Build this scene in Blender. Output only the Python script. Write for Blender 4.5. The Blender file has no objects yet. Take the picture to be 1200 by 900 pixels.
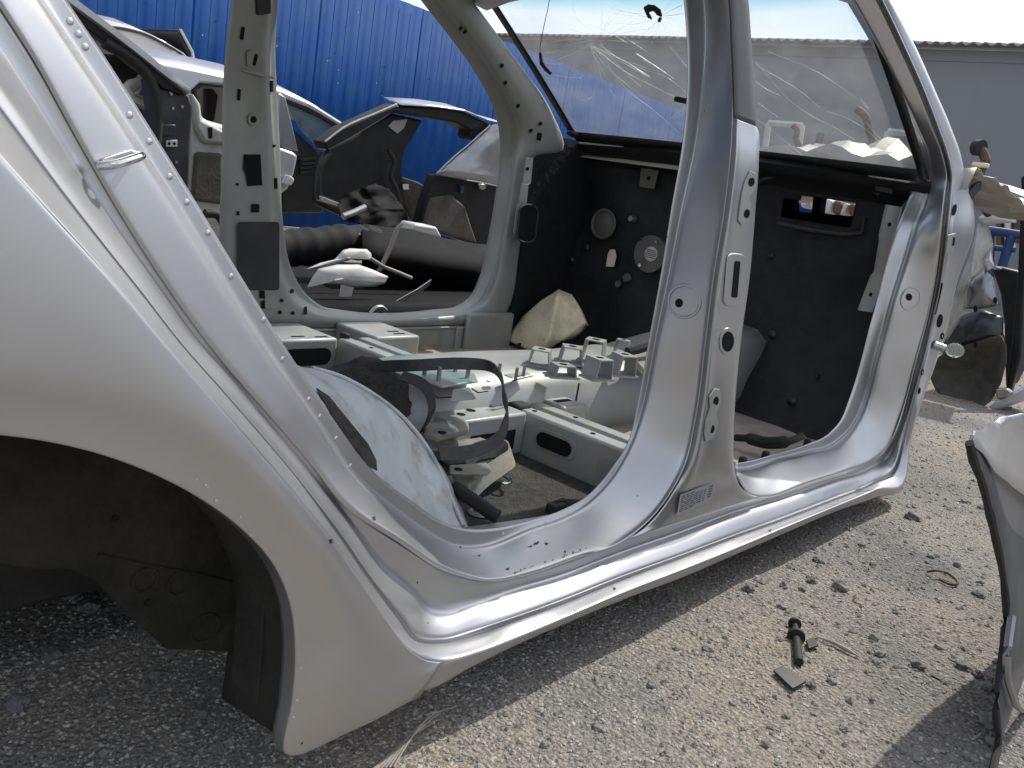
import bpy, bmesh, math, random
from mathutils import Vector, Matrix, noise
from mathutils.bvhtree import BVHTree
random.seed(7)
D = bpy.data
SC = bpy.context.scene
COL = SC.collection
V = Vector
PI = math.pi

# ------------------------------------------------------------------ camera
F_PX = 1014.557
AX = V((0.66631898, -0.06443524, 0.7428776))     # car axes (x forward, y across, z up) in camera axes (right, down, forward)
AY = V((-0.72848094, -0.2689107, 0.63008139))
AZ = V((0.15916828, -0.96100736, -0.22612015))
CAM = V((0.0, -0.70, 0.86))
cam = D.cameras.new('camera')
cam.sensor_width = 36.0
cam.lens = F_PX / 1200 * 36
cam.clip_start = 0.02
cam.clip_end = 600
co = D.objects.new('camera', cam)
COL.objects.link(co)
right = V((AX[0], AY[0], AZ[0])); down = V((AX[1], AY[1], AZ[1])); fwd = V((AX[2], AY[2], AZ[2]))
mw = Matrix.Identity(4)
for i in range(3):
    mw[i][0] = right[i]; mw[i][1] = -down[i]; mw[i][2] = -fwd[i]; mw[i][3] = CAM[i]
co.matrix_world = mw
SC.camera = co

# ------------------------------------------------------------------ sky, sun, exposure
SUN_AZ, SUN_EL = math.radians(-2), math.radians(52)      # azimuth from +x towards +y
w = D.worlds.new('World'); SC.world = w; w.use_nodes = True
nt = w.node_tree; nt.nodes.clear()
o_ = nt.nodes.new('ShaderNodeOutputWorld'); bg = nt.nodes.new('ShaderNodeBackground')
sky = nt.nodes.new('ShaderNodeTexSky'); sky.sky_type = 'NISHITA'; sky.sun_disc = False
sky.sun_elevation = SUN_EL; sky.sun_rotation = PI / 2 - SUN_AZ
sky.air_density = 1.0; sky.dust_density = 2.5; sky.ozone_density = 1.0
tc = nt.nodes.new('ShaderNodeTexCoord'); mp = nt.nodes.new('ShaderNodeMapping')
mp.inputs['Scale'].default_value = (1.6, 1.6, 4.0)
nz = nt.nodes.new('ShaderNodeTexNoise'); nz.inputs['Scale'].default_value = 1.7; nz.inputs['Detail'].default_value = 6; nz.inputs['Roughness'].default_value = 0.55
rp = nt.nodes.new('ShaderNodeValToRGB'); rp.color_ramp.elements[0].position = 0.34; rp.color_ramp.elements[1].position = 0.72
mx = nt.nodes.new('ShaderNodeMix'); mx.data_type = 'RGBA'
mx.inputs[7].default_value = (8.2, 8.4, 8.8, 1)
L = nt.links.new
L(tc.outputs['Generated'], mp.inputs['Vector']); L(mp.outputs[0], nz.inputs['Vector']); L(nz.outputs['Fac'], rp.inputs[0])
L(rp.outputs[0], mx.inputs[0]); L(sky.outputs[0], mx.inputs[6]); L(mx.outputs[2], bg.inputs[0])
bg.inputs[1].default_value = 0.14
L(bg.outputs[0], o_.inputs[0])
sl = D.lights.new('sun', 'SUN'); sl.energy = 3.4; sl.angle = math.radians(0.53); sl.color = (1.0, 0.955, 0.88)
so = D.objects.new('sun', sl); COL.objects.link(so)
sd = V((math.cos(SUN_AZ) * math.cos(SUN_EL), math.sin(SUN_AZ) * math.cos(SUN_EL), math.sin(SUN_EL)))
so.location = sd * 40
so.rotation_euler = sd.to_track_quat('Z', 'Y').to_euler()
vs = SC.view_settings
vs.view_transform = 'Standard'; vs.look = 'None'; vs.exposure = 0.36; vs.gamma = 1.0; vs.use_curve_mapping = False
SC.cycles.use_denoising = True
SC.cycles.max_bounces = 8; SC.cycles.transparent_max_bounces = 16

# ------------------------------------------------------------------ helpers
def U(px, py, x=None, y=None, z=None):
    c = V(((px - 600) / F_PX, (py - 450) / F_PX, 1.0))
    d = V((AX.dot(c), AY.dot(c), AZ.dot(c)))
    if x is not None: t = (x - CAM.x) / d.x
    elif y is not None: t = (y - CAM.y) / d.y
    else: t = (z - CAM.z) / d.z
    return CAM + d * t
def RAY(px, py):
    c = V(((px - 600) / F_PX, (py - 450) / F_PX, 1.0))
    return V((AX.dot(c), AY.dot(c), AZ.dot(c))).normalized()
def th(z): return 0.20 * max(0.0, z - 0.95)
def US(px, py, yb):                       # near body side, leaning inwards with height
    y = yb
    for _ in range(8):
        p = U(px, py, y=y); y = 0.5 * y + 0.5 * (yb + th(p.z))
    return U(px, py, y=y)
def UF(px, py, yb):                       # far body side
    y = yb
    for _ in range(8):
        p = U(px, py, y=y); y = 0.5 * y + 0.5 * (yb - th(p.z))
    return U(px, py, y=y)

class MB:
    def __init__(s): s.v = []; s.f = []
    def add(s, vs_, fs):
        b = len(s.v); s.v += [V(p) for p in vs_]; s.f += [tuple(i + b for i in f) for f in fs]; return s
    def grid(s, rows, closed=False):
        n = len(rows[0]); vs_ = [p for r in rows for p in r]; fs = []
        for i in range(len(rows) - 1):
            for j in range(n - 1 + (1 if closed else 0)):
                k = (j + 1) % n
                fs.append((i * n + j, i * n + k, (i + 1) * n + k, (i + 1) * n + j))
        return s.add(vs_, fs)
    def box(s, p0, p1, m=None):
        x0, y0, z0 = p0; x1, y1, z1 = p1
        vs_ = [V(q) for q in [(x0,y0,z0),(x1,y0,z0),(x1,y1,z0),(x0,y1,z0),(x0,y0,z1),(x1,y0,z1),(x1,y1,z1),(x0,y1,z1)]]
        if m: vs_ = [m @ q for q in vs_]
        return s.add(vs_, [(0,3,2,1),(4,5,6,7),(0,1,5,4),(1,2,6,5),(2,3,7,6),(3,0,4,7)])
    def prism(s, poly, vec):
        n = len(poly); vec = V(vec)
        vs_ = [V(p) for p in poly] + [V(p) + vec for p in poly]
        return s.add(vs_, [tuple(range(n))[::-1], tuple(range(n, 2 * n))] + [(i, (i + 1) % n, n + (i + 1) % n, n + i) for i in range(n)])
    def tube(s, path, r, n=8, cap=True):
        path = [V(p) for p in path]; rows = []; up = V((0.13, 0.2, 0.97))
        for i, p in enumerate(path):
            d = (path[min(i + 1, len(path) - 1)] - path[max(i - 1, 0)])
            if d.length < 1e-9: d = V((0, 0, 1))
            d.normalize()
            a = d.cross(up)
            if a.length < 1e-3: a = d.cross(V((1, 0, 0)))
            a.normalize(); b = d.cross(a)
            rr = r[i] if isinstance(r, (list, tuple)) else r
            rows.append([p + (a * math.cos(t) + b * math.sin(t)) * rr for t in [2 * PI * k / n for k in range(n)]])
        s.grid(rows, closed=True)
        if cap:
            m_ = len(s.v)
            s.f.append(tuple(range(m_ - n, m_))); s.f.append(tuple(range(m_ - n * len(path), m_ - n * len(path) + n))[::-1])
        return s
    def ribbon(s, path, wv, t):           # a strap: path, width vector(s), thickness
        rows = []
        path = [V(p) for p in path]
        for i, p in enumerate(path):
            wvec = V(wv[i]) if isinstance(wv, list) else V(wv)
            d = path[min(i + 1, len(path) - 1)] - path[max(i - 1, 0)]
            n = d.cross(wvec)
            n = n.normalized() * (t / 2) if n.length > 1e-9 else V((0, 0, t / 2))
            h = wvec / 2
            rows.append([p - h - n, p + h - n, p + h + n, p - h + n])
        s.grid(rows, closed=True)
        b = len(s.v); s.f += [(b - 1, b - 2, b - 3, b - 4), tuple(b - 4 * len(path) + k for k in range(4))]
        return s
    def disc(s, c, n, r, t, seg=20, r2=None):
        n = V(n).normalized(); a = n.orthogonal().normalized(); b = n.cross(a); c = V(c)
        rows = []
        for (rr, h) in ((r, 0), (r2 or r, t)):
            rows.append([c + n * h + (a * math.cos(q) + b * math.sin(q)) * rr for q in [2 * PI * k / seg for k in range(seg)]])
        s.grid(rows, closed=True); m_ = len(s.v)
        s.f += [tuple(range(m_ - seg, m_)), tuple(range(m_ - 2 * seg, m_ - seg))[::-1]]
        return s
    def ringt(s, c, n, r, r2, seg=28):    # torus ring
        n = V(n).normalized(); a = n.orthogonal().normalized(); b = n.cross(a); c = V(c); rows = []
        for k in range(seg + 1):
            q = 2 * PI * k / seg; e = a * math.cos(q) + b * math.sin(q)
            rows.append([c + e * (r + r2 * math.cos(t)) + n * r2 * math.sin(t) for t in [2 * PI * j / 6 for j in range(6)]])
        return s.grid(rows, closed=True)

def build(m, name, mat, parent=None, smooth=40, bevel=0, solid=0, off=-1, subdiv=0, label=None):
    me = D.meshes.new(name)
    me.from_pydata([tuple(p) for p in m.v], [], m.f); me.validate(); me.update()
    bm = bmesh.new(); bm.from_mesh(me); bmesh.ops.remove_doubles(bm, verts=bm.verts, dist=1e-6)
    if not solid and not getattr(m, 'open', False): bmesh.ops.recalc_face_normals(bm, faces=bm.faces)
    bm.to_mesh(me); bm.free()
    me.materials.append(mat)
    ob = D.objects.new(name, me); COL.objects.link(ob)
    if smooth:
        me.shade_smooth(); me.set_sharp_from_angle(angle=math.radians(smooth))
    if solid:
        k = ob.modifiers.new('solid', 'SOLIDIFY'); k.thickness = solid; k.offset = off
    if bevel:
        k = ob.modifiers.new('bevel', 'BEVEL'); k.width = bevel; k.segments = 2; k.limit_method = 'ANGLE'; k.angle_limit = math.radians(35)
    if subdiv:
        k = ob.modifiers.new('sub', 'SUBSURF'); k.levels = subdiv; k.render_levels = subdiv
    if parent is not None:
        ob.parent = parent
        if parent.type == 'EMPTY': ob.location = -parent.location
    if label: ob['label'] = label
    return ob
def thing(name, label, cat, loc=(0, 0, 0), group=None):
    o = D.objects.new(name, None); COL.objects.link(o); o.location = loc; o.empty_display_size = 0.1
    o['label'] = label; o['category'] = cat
    if group: o['group'] = group
    return o
def tag(o, label, cat, group=None):
    o['label'] = label; o['category'] = cat
    if group: o['group'] = group
    return o
def struct(o): o['kind'] = 'structure'; return o
def stuff(o): o['kind'] = 'stuff'; return o

def hermite(pts, per):
    P = [V(p) for p in pts]; n = len(P)
    ch = [max((P[i + 1] - P[i]).length, 1e-6) for i in range(n - 1)]
    T = []
    for i in range(n):
        if i == 0: T.append((P[1] - P[0]) / ch[0])
        elif i == n - 1: T.append((P[-1] - P[-2]) / ch[-1])
        else:
            a, b = ch[i - 1], ch[i]
            T.append(((P[i] - P[i - 1]) / a * b + (P[i + 1] - P[i]) / b * a) / (a + b))
    out = []
    for i in range(n - 1):
        for k in range(per):
            t = k / per; t2 = t * t; t3 = t2 * t; h = ch[i]
            out.append(P[i] * (2*t3-3*t2+1) + T[i] * (h*(t3-2*t2+t)) + P[i + 1] * (-2*t3+3*t2) + T[i + 1] * (h*(t3-t2)))
    out.append(P[-1].copy()); return out
def fillet(P, R, sub=3, arc=4):
    n = len(P); out = [P[0]]
    prev = P[0]
    for i in range(1, n - 1):
        r = R[i]
        a = P[i].lerp(P[i - 1], r); b = P[i].lerp(P[i + 1], r)
        for k in range(1, sub): out.append(prev.lerp(a, k / sub))
        for k in range(arc + 1):
            t = k / arc
            out.append(a * (1 - t) ** 2 + P[i] * (2 * t * (1 - t)) + b * t * t)
        prev = b
    for k in range(1, sub + 1): out.append(prev.lerp(P[-1], k / sub))
    return out
def loft(stations, R, per=6, sub=3, arc=4):
    K = len(stations[0])
    cs = [hermite([s[k] for s in stations], per) for k in range(K)]
    rows = [fillet([c[i] for c in cs], R, sub, arc) for i in range(len(cs[0]))]
    m = MB(); m.open = True; m.grid(rows); return m
def ccw(m):                               # orient an open sheet towards the camera
    s = 0
    for f in m.f[::7]:
        a, b, c = m.v[f[0]], m.v[f[1]], m.v[f[2]]
        n = (b - a).cross(c - b)
        s += 1 if n.dot(CAM - a) > 0 else -1
    if s < 0: m.f = [f[::-1] for f in m.f]
    return m

# ------------------------------------------------------------------ materials
def nodes(name):
    m = D.materials.new(name); m.use_nodes = True; t = m.node_tree
    b = t.nodes['Principled BSDF']; return m, t, b
def mat(name, col, rough=0.6, metal=0.0, var=0.12, scale=12, bump=0.0, bscale=80, spec=0.5, coat=0.0, dirt=None, dscale=5, damt=0.5, thr=(0.45, 0.7), rvar=0.0):
    m, t, b = nodes(name); L = t.links.new
    tc = t.nodes.new('ShaderNodeTexCoord')
    n1 = t.nodes.new('ShaderNodeTexNoise'); n1.inputs['Scale'].default_value = scale; n1.inputs['Detail'].default_value = 6
    L(tc.outputs['Object'], n1.inputs['Vector'])
    mr = t.nodes.new('ShaderNodeMapRange'); mr.inputs[1].default_value = 0.25; mr.inputs[2].default_value = 0.75
    mr.inputs[3].default_value = 1 - var; mr.inputs[4].default_value = 1 + var
    L(n1.outputs['Fac'], mr.inputs[0])
    mu = t.nodes.new('ShaderNodeMix'); mu.data_type = 'RGBA'; mu.blend_type = 'MULTIPLY'; mu.inputs[0].default_value = 1
    mu.inputs[6].default_value = (*col, 1); L(mr.outputs[0], mu.inputs[7])
    cur = mu.outputs[2]
    if dirt:
        n2 = t.nodes.new('ShaderNodeTexNoise'); n2.inputs['Scale'].default_value = dscale; n2.inputs['Detail'].default_value = 9; n2.inputs['Roughness'].default_value = 0.65
        L(tc.outputs['Object'], n2.inputs['Vector'])
        m2 = t.nodes.new('ShaderNodeMapRange'); m2.inputs[1].default_value = thr[0]; m2.inputs[2].default_value = thr[1]; m2.inputs[3].default_value = 0; m2.inputs[4].default_value = damt
        L(n2.outputs['Fac'], m2.inputs[0])
        mm = t.nodes.new('ShaderNodeMix'); mm.data_type = 'RGBA'; L(m2.outputs[0], mm.inputs[0]); L(cur, mm.inputs[6]); mm.inputs[7].default_value = (*dirt, 1)
        cur = mm.outputs[2]
    L(cur, b.inputs['Base Color'])
    b.inputs['Roughness'].default_value = rough; b.inputs['Metallic'].default_value = metal
    b.inputs['Specular IOR Level'].default_value = spec
    if coat: b.inputs['Coat Weight'].default_value = coat; b.inputs['Coat Roughness'].default_value = 0.12
    if rvar:
        r2 = t.nodes.new('ShaderNodeMapRange'); r2.inputs[1].default_value = 0.3; r2.inputs[2].default_value = 0.7
        r2.inputs[3].default_value = rough - rvar; r2.inputs[4].default_value = rough + rvar
        L(n1.outputs['Fac'], r2.inputs[0]); L(r2.outputs[0], b.inputs['Roughness'])
    if bump:
        n3 = t.nodes.new('ShaderNodeTexNoise'); n3.inputs['Scale'].default_value = bscale; n3.inputs['Detail'].default_value = 5
        L(tc.outputs['Object'], n3.inputs['Vector'])
        bp = t.nodes.new('ShaderNodeBump'); bp.inputs['Strength'].default_value = bump; bp.inputs['Distance'].default_value = 0.01
        L(n3.outputs['Fac'], bp.inputs['Height']); L(bp.outputs[0], b.inputs['Normal'])
    return m

def silver_paint():
    m, t, b = nodes('silver_paint'); L = t.links.new
    tc = t.nodes.new('ShaderNodeTexCoord')
    fl = t.nodes.new('ShaderNodeTexNoise'); fl.inputs['Scale'].default_value = 1400; fl.inputs['Detail'].default_value = 1
    du = t.nodes.new('ShaderNodeTexNoise'); du.inputs['Scale'].default_value = 3.5; du.inputs['Detail'].default_value = 9; du.inputs['Roughness'].default_value = 0.62
    ch = t.nodes.new('ShaderNodeTexVoronoi'); ch.inputs['Scale'].default_value = 34; ch.feature = 'F1'
    for n in (fl, du, ch): L(tc.outputs['Object'], n.inputs['Vector'])
    base = t.nodes.new('ShaderNodeMix'); base.data_type = 'RGBA'
    base.inputs[6].default_value = (0.49, 0.494, 0.508, 1); base.inputs[7].default_value = (0.42, 0.42, 0.42, 1)
    r1 = t.nodes.new('ShaderNodeMapRange'); r1.inputs[1].default_value = 0.48; r1.inputs[2].default_value = 0.75; r1.inputs[4].default_value = 0.55
    L(du.outputs['Fac'], r1.inputs[0]); L(r1.outputs[0], base.inputs[0])
    # tiny stone chips
    lt = t.nodes.new('ShaderNodeMath'); lt.operation = 'LESS_THAN'; lt.inputs[1].default_value = 0.055
    L(ch.outputs['Distance'], lt.inputs[0])
    rr = t.nodes.new('ShaderNodeSeparateColor'); L(ch.outputs['Color'], rr.inputs[0])
    gt = t.nodes.new('ShaderNodeMath'); gt.operation = 'GREATER_THAN'; gt.inputs[1].default_value = 0.93; L(rr.outputs[0], gt.inputs[0])
    ml = t.nodes.new('ShaderNodeMath'); ml.operation = 'MULTIPLY'; L(lt.outputs[0], ml.inputs[0]); L(gt.outputs[0], ml.inputs[1])
    c2 = t.nodes.new('ShaderNodeMix'); c2.data_type = 'RGBA'; L(ml.outputs[0], c2.inputs[0]); L(base.outputs[2], c2.inputs[6]); c2.inputs[7].default_value = (0.05, 0.045, 0.04, 1)
    L(c2.outputs[2], b.inputs['Base Color'])
    b.inputs['Metallic'].default_value = 0.92; b.inputs['Roughness'].default_value = 0.36
    rm = t.nodes.new('ShaderNodeMapRange'); rm.inputs[1].default_value = 0.35; rm.inputs[2].default_value = 0.7; rm.inputs[3].default_value = 0.33; rm.inputs[4].default_value = 0.46
    L(du.outputs['Fac'], rm.inputs[0]); L(rm.outputs[0], b.inputs['Roughness'])
    b.inputs['Coat Weight'].default_value = 0.2; b.inputs['Coat Roughness'].default_value = 0.2
    bp = t.nodes.new('ShaderNodeBump'); bp.inputs['Strength'].default_value = 0.05; bp.inputs['Distance'].default_value = 0.002
    L(fl.outputs['Fac'], bp.inputs['Height']); L(bp.outputs[0], b.inputs['Normal'])
    return m

def glass_mat(name, tint, haze=0.1, hazecol=(0.75, 0.77, 0.78), gl=0.06, dirty=True, band=None):
    m = D.materials.new(name); m.use_nodes = True; t = m.node_tree; t.nodes.clear(); L = t.links.new
    o = t.nodes.new('ShaderNodeOutputMaterial'); tr = t.nodes.new('ShaderNodeBsdfTransparent'); tr.inputs[0].default_value = (*tint, 1)
    df = t.nodes.new('ShaderNodeBsdfDiffuse'); df.inputs[0].default_value = (*hazecol, 1)
    tl = t.nodes.new('ShaderNodeBsdfTranslucent'); tl.inputs[0].default_value = (*hazecol, 1)
    ad = t.nodes.new('ShaderNodeMixShader'); ad.inputs[0].default_value = 0.6; L(df.outputs[0], ad.inputs[1]); L(tl.outputs[0], ad.inputs[2])
    gs = t.nodes.new('ShaderNodeBsdfGlossy'); gs.inputs['Roughness'].default_value = 0.03
    tc = t.nodes.new('ShaderNodeTexCoord')
    n = t.nodes.new('ShaderNodeTexNoise'); n.inputs['Scale'].default_value = 9; n.inputs['Detail'].default_value = 8; n.inputs['Roughness'].default_value = 0.65
    L(tc.outputs['Object'], n.inputs['Vector'])
    mr = t.nodes.new('ShaderNodeMapRange'); mr.inputs[1].default_value = 0.3; mr.inputs[2].default_value = 0.75
    mr.inputs[3].default_value = haze * 0.6; mr.inputs[4].default_value = haze * 1.7
    L(n.outputs['Fac'], mr.inputs[0])
    if band:
        sp = t.nodes.new('ShaderNodeSeparateXYZ'); L(tc.outputs['Object'], sp.inputs[0])
        br = t.nodes.new('ShaderNodeMapRange'); br.inputs[1].default_value = band[0]; br.inputs[2].default_value = band[1]
        L(sp.outputs['Z'], br.inputs[0])
        cm = t.nodes.new('ShaderNodeMix'); cm.data_type = 'RGBA'; L(br.outputs[0], cm.inputs[0]); cm.inputs[6].default_value = (*tint, 1); cm.inputs[7].default_value = (*band[2], 1)
        L(cm.outputs[2], tr.inputs[0])
    m1 = t.nodes.new('ShaderNodeMixShader'); L(mr.outputs[0], m1.inputs[0]); L(tr.outputs[0], m1.inputs[1]); L(ad.outputs[0], m1.inputs[2])
    fr = t.nodes.new('ShaderNodeFresnel'); fr.inputs[0].default_value = 1.4
    mf = t.nodes.new('ShaderNodeMath'); mf.operation = 'MULTIPLY'; mf.inputs[1].default_value = gl / 0.06 * 0.2; L(fr.outputs[0], mf.inputs[0])
    m2 = t.nodes.new('ShaderNodeMixShader'); L(mf.outputs[0], m2.inputs[0]); L(m1.outputs[0], m2.inputs[1]); L(gs.outputs[0], m2.inputs[2])
    L(m2.outputs[0], o.inputs[0]); return m

def ground_mat():
    m, t, b = nodes('gravel_ground'); L = t.links.new
    tc = t.nodes.new('ShaderNodeTexCoord')
    def N(s, d=8, r=0.6):
        n = t.nodes.new('ShaderNodeTexNoise'); n.inputs['Scale'].default_value = s; n.inputs['Detail'].default_value = d; n.inputs['Roughness'].default_value = r
        L(tc.outputs['Object'], n.inputs['Vector']); return n
    def ramp(n, st):
        r = t.nodes.new('ShaderNodeValToRGB'); r.color_ramp.elements[0].position = st[0][0]; r.color_ramp.elements[0].color = (*st[0][1], 1)
        r.color_ramp.elements[1].position = st[-1][0]; r.color_ramp.elements[1].color = (*st[-1][1], 1)
        for p, c in st[1:-1]:
            e = r.color_ramp.elements.new(p); e.color = (*c, 1)
        L(n.outputs[0], r.inputs[0]); return r
    a = ramp(N(2.2, 6, 0.6), [(0.30, (0.19, 0.185, 0.18)), (0.46, (0.28, 0.265, 0.245)), (0.57, (0.335, 0.305, 0.262)), (0.72, (0.37, 0.315, 0.245))])
    g = ramp(N(150, 8, 0.8), [(0.34, (0.36, 0.36, 0.36)), (0.5, (0.92, 0.92, 0.92)), (0.68, (1.6, 1.58, 1.55))])
    mu = t.nodes.new('ShaderNodeMix'); mu.data_type = 'RGBA'; mu.blend_type = 'MULTIPLY'; mu.inputs[0].default_value = 1
    L(a.outputs[0], mu.inputs[6]); L(g.outputs[0], mu.inputs[7]); L(mu.outputs[2], b.inputs['Base Color'])
    b.inputs['Roughness'].default_value = 0.95; b.inputs['Specular IOR Level'].default_value = 0.15
    vo = t.nodes.new('ShaderNodeTexVoronoi'); vo.inputs['Scale'].default_value = 130; L(tc.outputs['Object'], vo.inputs['Vector'])
    ad = t.nodes.new('ShaderNodeMath'); ad.operation = 'SUBTRACT'
    L(N(90, 9, 0.78).outputs[0], ad.inputs[0]); L(vo.outputs[0], ad.inputs[1])
    bp = t.nodes.new('ShaderNodeBump'); bp.inputs['Strength'].default_value = 0.8; bp.inputs['Distance'].default_value = 0.012
    L(ad.outputs[0], bp.inputs['Height']); L(bp.outputs[0], b.inputs['Normal'])
    return m

SILVER = silver_paint()
SIN = mat('silver_inner_paint', (0.315, 0.33, 0.328), 0.48, 0.25, 0.12, 9, dirt=(0.40, 0.355, 0.28), dscale=11, damt=0.7, thr=(0.46, 0.66), rvar=0.08)
FARP = mat('dusty_shade_inner_paint', (0.29, 0.30, 0.28), 0.5, 0.2, 0.1, 6, dirt=(0.24, 0.22, 0.18), dscale=7, damt=0.6, thr=(0.46, 0.72))  # inner paint toned darker for the shaded far frame, with real dust
SCUFF = mat('scuffed_pale_primer', (0.50, 0.52, 0.53), 0.5, 0.15, 0.12, 9, dirt=(0.30, 0.28, 0.24), dscale=16, damt=0.75, thr=(0.52, 0.66), bump=.1, bscale=50)
FLOORP = mat('grey_floor_paint', (0.40, 0.42, 0.43), 0.5, 0.3, 0.12, 8, dirt=(0.25, 0.20, 0.14), dscale=5, damt=0.85, thr=(0.4, 0.62), bump=0.15, bscale=60)
DUSTY = mat('dusty_floor', (0.33, 0.285, 0.225), 0.9, 0.0, 0.25, 14, bump=0.3, bscale=70, dirt=(0.12, 0.11, 0.10), dscale=9, damt=0.6)
CARPET = mat('dark_carpet', (0.075, 0.072, 0.068), 0.98, 0, 0.35, 60, bump=0.9, bscale=260, spec=0.1, dirt=(0.17, 0.155, 0.13), dscale=6, damt=0.5)
FELT = mat('grey_felt', (0.06, 0.06, 0.058), 0.98, 0, 0.4, 90, bump=0.9, bscale=300, spec=0.1, dirt=(0.12, 0.115, 0.10), dscale=14, damt=0.5)
BLACKM = mat('black_insulation', (0.010, 0.0105, 0.012), 0.62, 0, 0.4, 20, bump=0.35, bscale=45, spec=0.35, dirt=(0.035, 0.033, 0.03), dscale=8, damt=0.5, thr=(0.55, 0.8))
MATTE = mat('matte_black_plastic', (0.005, 0.005, 0.0055), 0.8, 0, 0.3, 30, spec=.15, dirt=(0.014, 0.0135, 0.0125), dscale=10, damt=0.5)
BLACKP = mat('black_plastic', (0.013, 0.013, 0.014), 0.45, 0, 0.2, 30, dirt=(0.06, 0.057, 0.052), dscale=10, damt=0.4, thr=(0.5, 0.8))
RUBBER = mat('black_rubber', (0.012, 0.012, 0.012), 0.75, 0, 0.2, 30)
HOLE = mat('painted_gap_shade', (0.014, 0.014, 0.014), 0.9, 0, 0.1, 30, spec=0.1)  # black plates painted as the shade inside uncut holes and gaps
TAPE = mat('black_frame_tape', (0.045, 0.046, 0.05), 0.42, 0, 0.1, 18, dirt=(0.10, 0.10, 0.10), dscale=9, damt=0.35)
STEEL = mat('bare_steel', (0.42, 0.42, 0.41), 0.35, 0.9, 0.15, 40, dirt=(0.20, 0.14, 0.09), dscale=18, damt=0.4)
CHROME = mat('chrome', (0.75, 0.75, 0.75), 0.12, 1.0, 0.05, 30)
FOAM = mat('yellowed_foam', (0.74, 0.65, 0.45), 0.95, 0, 0.12, 12, bump=0.4, bscale=120, spec=0.15, dirt=(0.20, 0.13, 0.09), dscale=9, damt=0.75, thr=(0.52, 0.72))
STRAPB = mat('black_webbing', (0.045, 0.045, 0.046), 0.7, 0, 0.3, 120, bump=0.2, bscale=400)
STRAPT = mat('beige_webbing', (0.30, 0.275, 0.23), 0.75, 0, 0.2, 90, bump=0.2, bscale=400, dirt=(0.14, 0.12, 0.10), dscale=15, damt=0.5)
TANP = mat('tan_plastic', (0.27, 0.25, 0.215), 0.55, 0, 0.15, 20, dirt=(0.12, 0.105, 0.09), dscale=14, damt=0.6)
WHITEP = mat('off_white_plastic', (0.52, 0.52, 0.51), 0.5, 0, 0.1, 15, dirt=(0.32, 0.29, 0.25), dscale=12, damt=0.5)
PAPER = mat('paper_label', (0.30, 0.30, 0.295), 0.7, 0, 0.06, 30)
INK = mat('label_ink', (0.10, 0.10, 0.10), 0.8, 0, 0.1, 60)
BLUE = mat('blue_sheet_metal', (0.004, 0.050, 0.205), 0.75, 0.0, 0.10, 1.2, spec=0.15, dirt=(0.016, 0.075, 0.20), dscale=3.5, damt=0.7)
SHED = mat('grey_shed_sheet', (0.215, 0.22, 0.24), 0.7, 0.0, 0.05, 0.8, bump=0.05, bscale=3, dirt=(0.21, 0.215, 0.23), dscale=0.7, damt=0.5)
SHEDR = mat('shed_roof_sheet', (0.33, 0.33, 0.33), 0.6, 0.2, 0.1, 3)
GREYPAINT = mat('dark_grey_car_paint', (0.035, 0.037, 0.045), 0.35, 0.4, 0.2, 10, coat=0.2, dirt=(0.10, 0.095, 0.085), dscale=8, damt=0.5)
BLACKBODY = mat('dirty_black_body', (0.007, 0.007, 0.008), 0.5, 0.1, 0.3, 12, spec=.3, dirt=(0.024, 0.022, 0.02), dscale=9, damt=0.6)
PALECAR = mat('pale_silver_car_paint', (0.52, 0.53, 0.55), 0.3, 0.5, 0.06, 5, coat=0.3, dirt=(0.40, 0.38, 0.34), dscale=6, damt=0.4)
BONNET = mat('dusty_bonnet_paint', (0.33, 0.315, 0.29), 0.45, 0.3, 0.15, 8, dirt=(0.33, 0.29, 0.23), dscale=7, damt=0.7)
PINKCAR = mat('pearl_beige_car_paint', (0.60, 0.55, 0.53), 0.3, 0.35, 0.05, 5, coat=0.4)
MIDCAR = mat('silver_grey_car_paint', (0.30, 0.305, 0.315), 0.34, 0.6, 0.15, 7, coat=0.2, dirt=(0.14, 0.13, 0.12), dscale=7, damt=0.6)
GREENCAR = mat('dusty_cream_inner_paint', (0.40, 0.40, 0.36), 0.5, 0.2, 0.15, 10, dirt=(0.16, 0.14, 0.11), dscale=8, damt=0.7)
LINER = mat('dusty_brown_liner', (0.055, 0.051, 0.041), 0.9, 0, 0.25, 14, bump=0.3, bscale=60, dirt=(0.12, 0.11, 0.085), dscale=9, damt=0.6)
WELL = mat('underseal', (0.020, 0.0185, 0.016), 0.9, 0, 0.3, 10, bump=0.35, bscale=90, dirt=(0.05, 0.045, 0.038), dscale=6, damt=0.5)
SHADOWP = mat('recess_shade_grey', (0.030, 0.031, 0.030), 0.7, 0, 0.4, 9, dirt=(0.02, 0.02, 0.02), dscale=6, damt=0.8, thr=(0.4, 0.6))
ARCHP = mat('dark_arch_underseal', (0.018, 0.017, 0.014), 0.95, 0, 0.35, 14, bump=0.5, bscale=50, spec=.2, dirt=(0.042, 0.038, 0.03), dscale=8, damt=0.8)
BLUEFR = mat('blue_frame_paint', (0.012, 0.035, 0.12), 0.5, 0.1, 0.2, 20)
RUST = mat('rusty_iron', (0.12, 0.07, 0.045), 0.8, 0.3, 0.3, 30)
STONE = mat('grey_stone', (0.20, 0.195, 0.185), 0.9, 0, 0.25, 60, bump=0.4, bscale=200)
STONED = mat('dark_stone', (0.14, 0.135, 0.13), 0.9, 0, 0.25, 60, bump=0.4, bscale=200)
GROUND = ground_mat()
WGLASS = glass_mat('cracked_windscreen_glass', (0.92, 0.955, 0.945), 0.11, band=(1.362, 1.398, (0.26, 0.68, 0.72)))
CARGLASS = glass_mat('dusty_car_glass', (0.55, 0.65, 0.68), 0.42, (0.40, 0.50, 0.56), 0.10)
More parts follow.
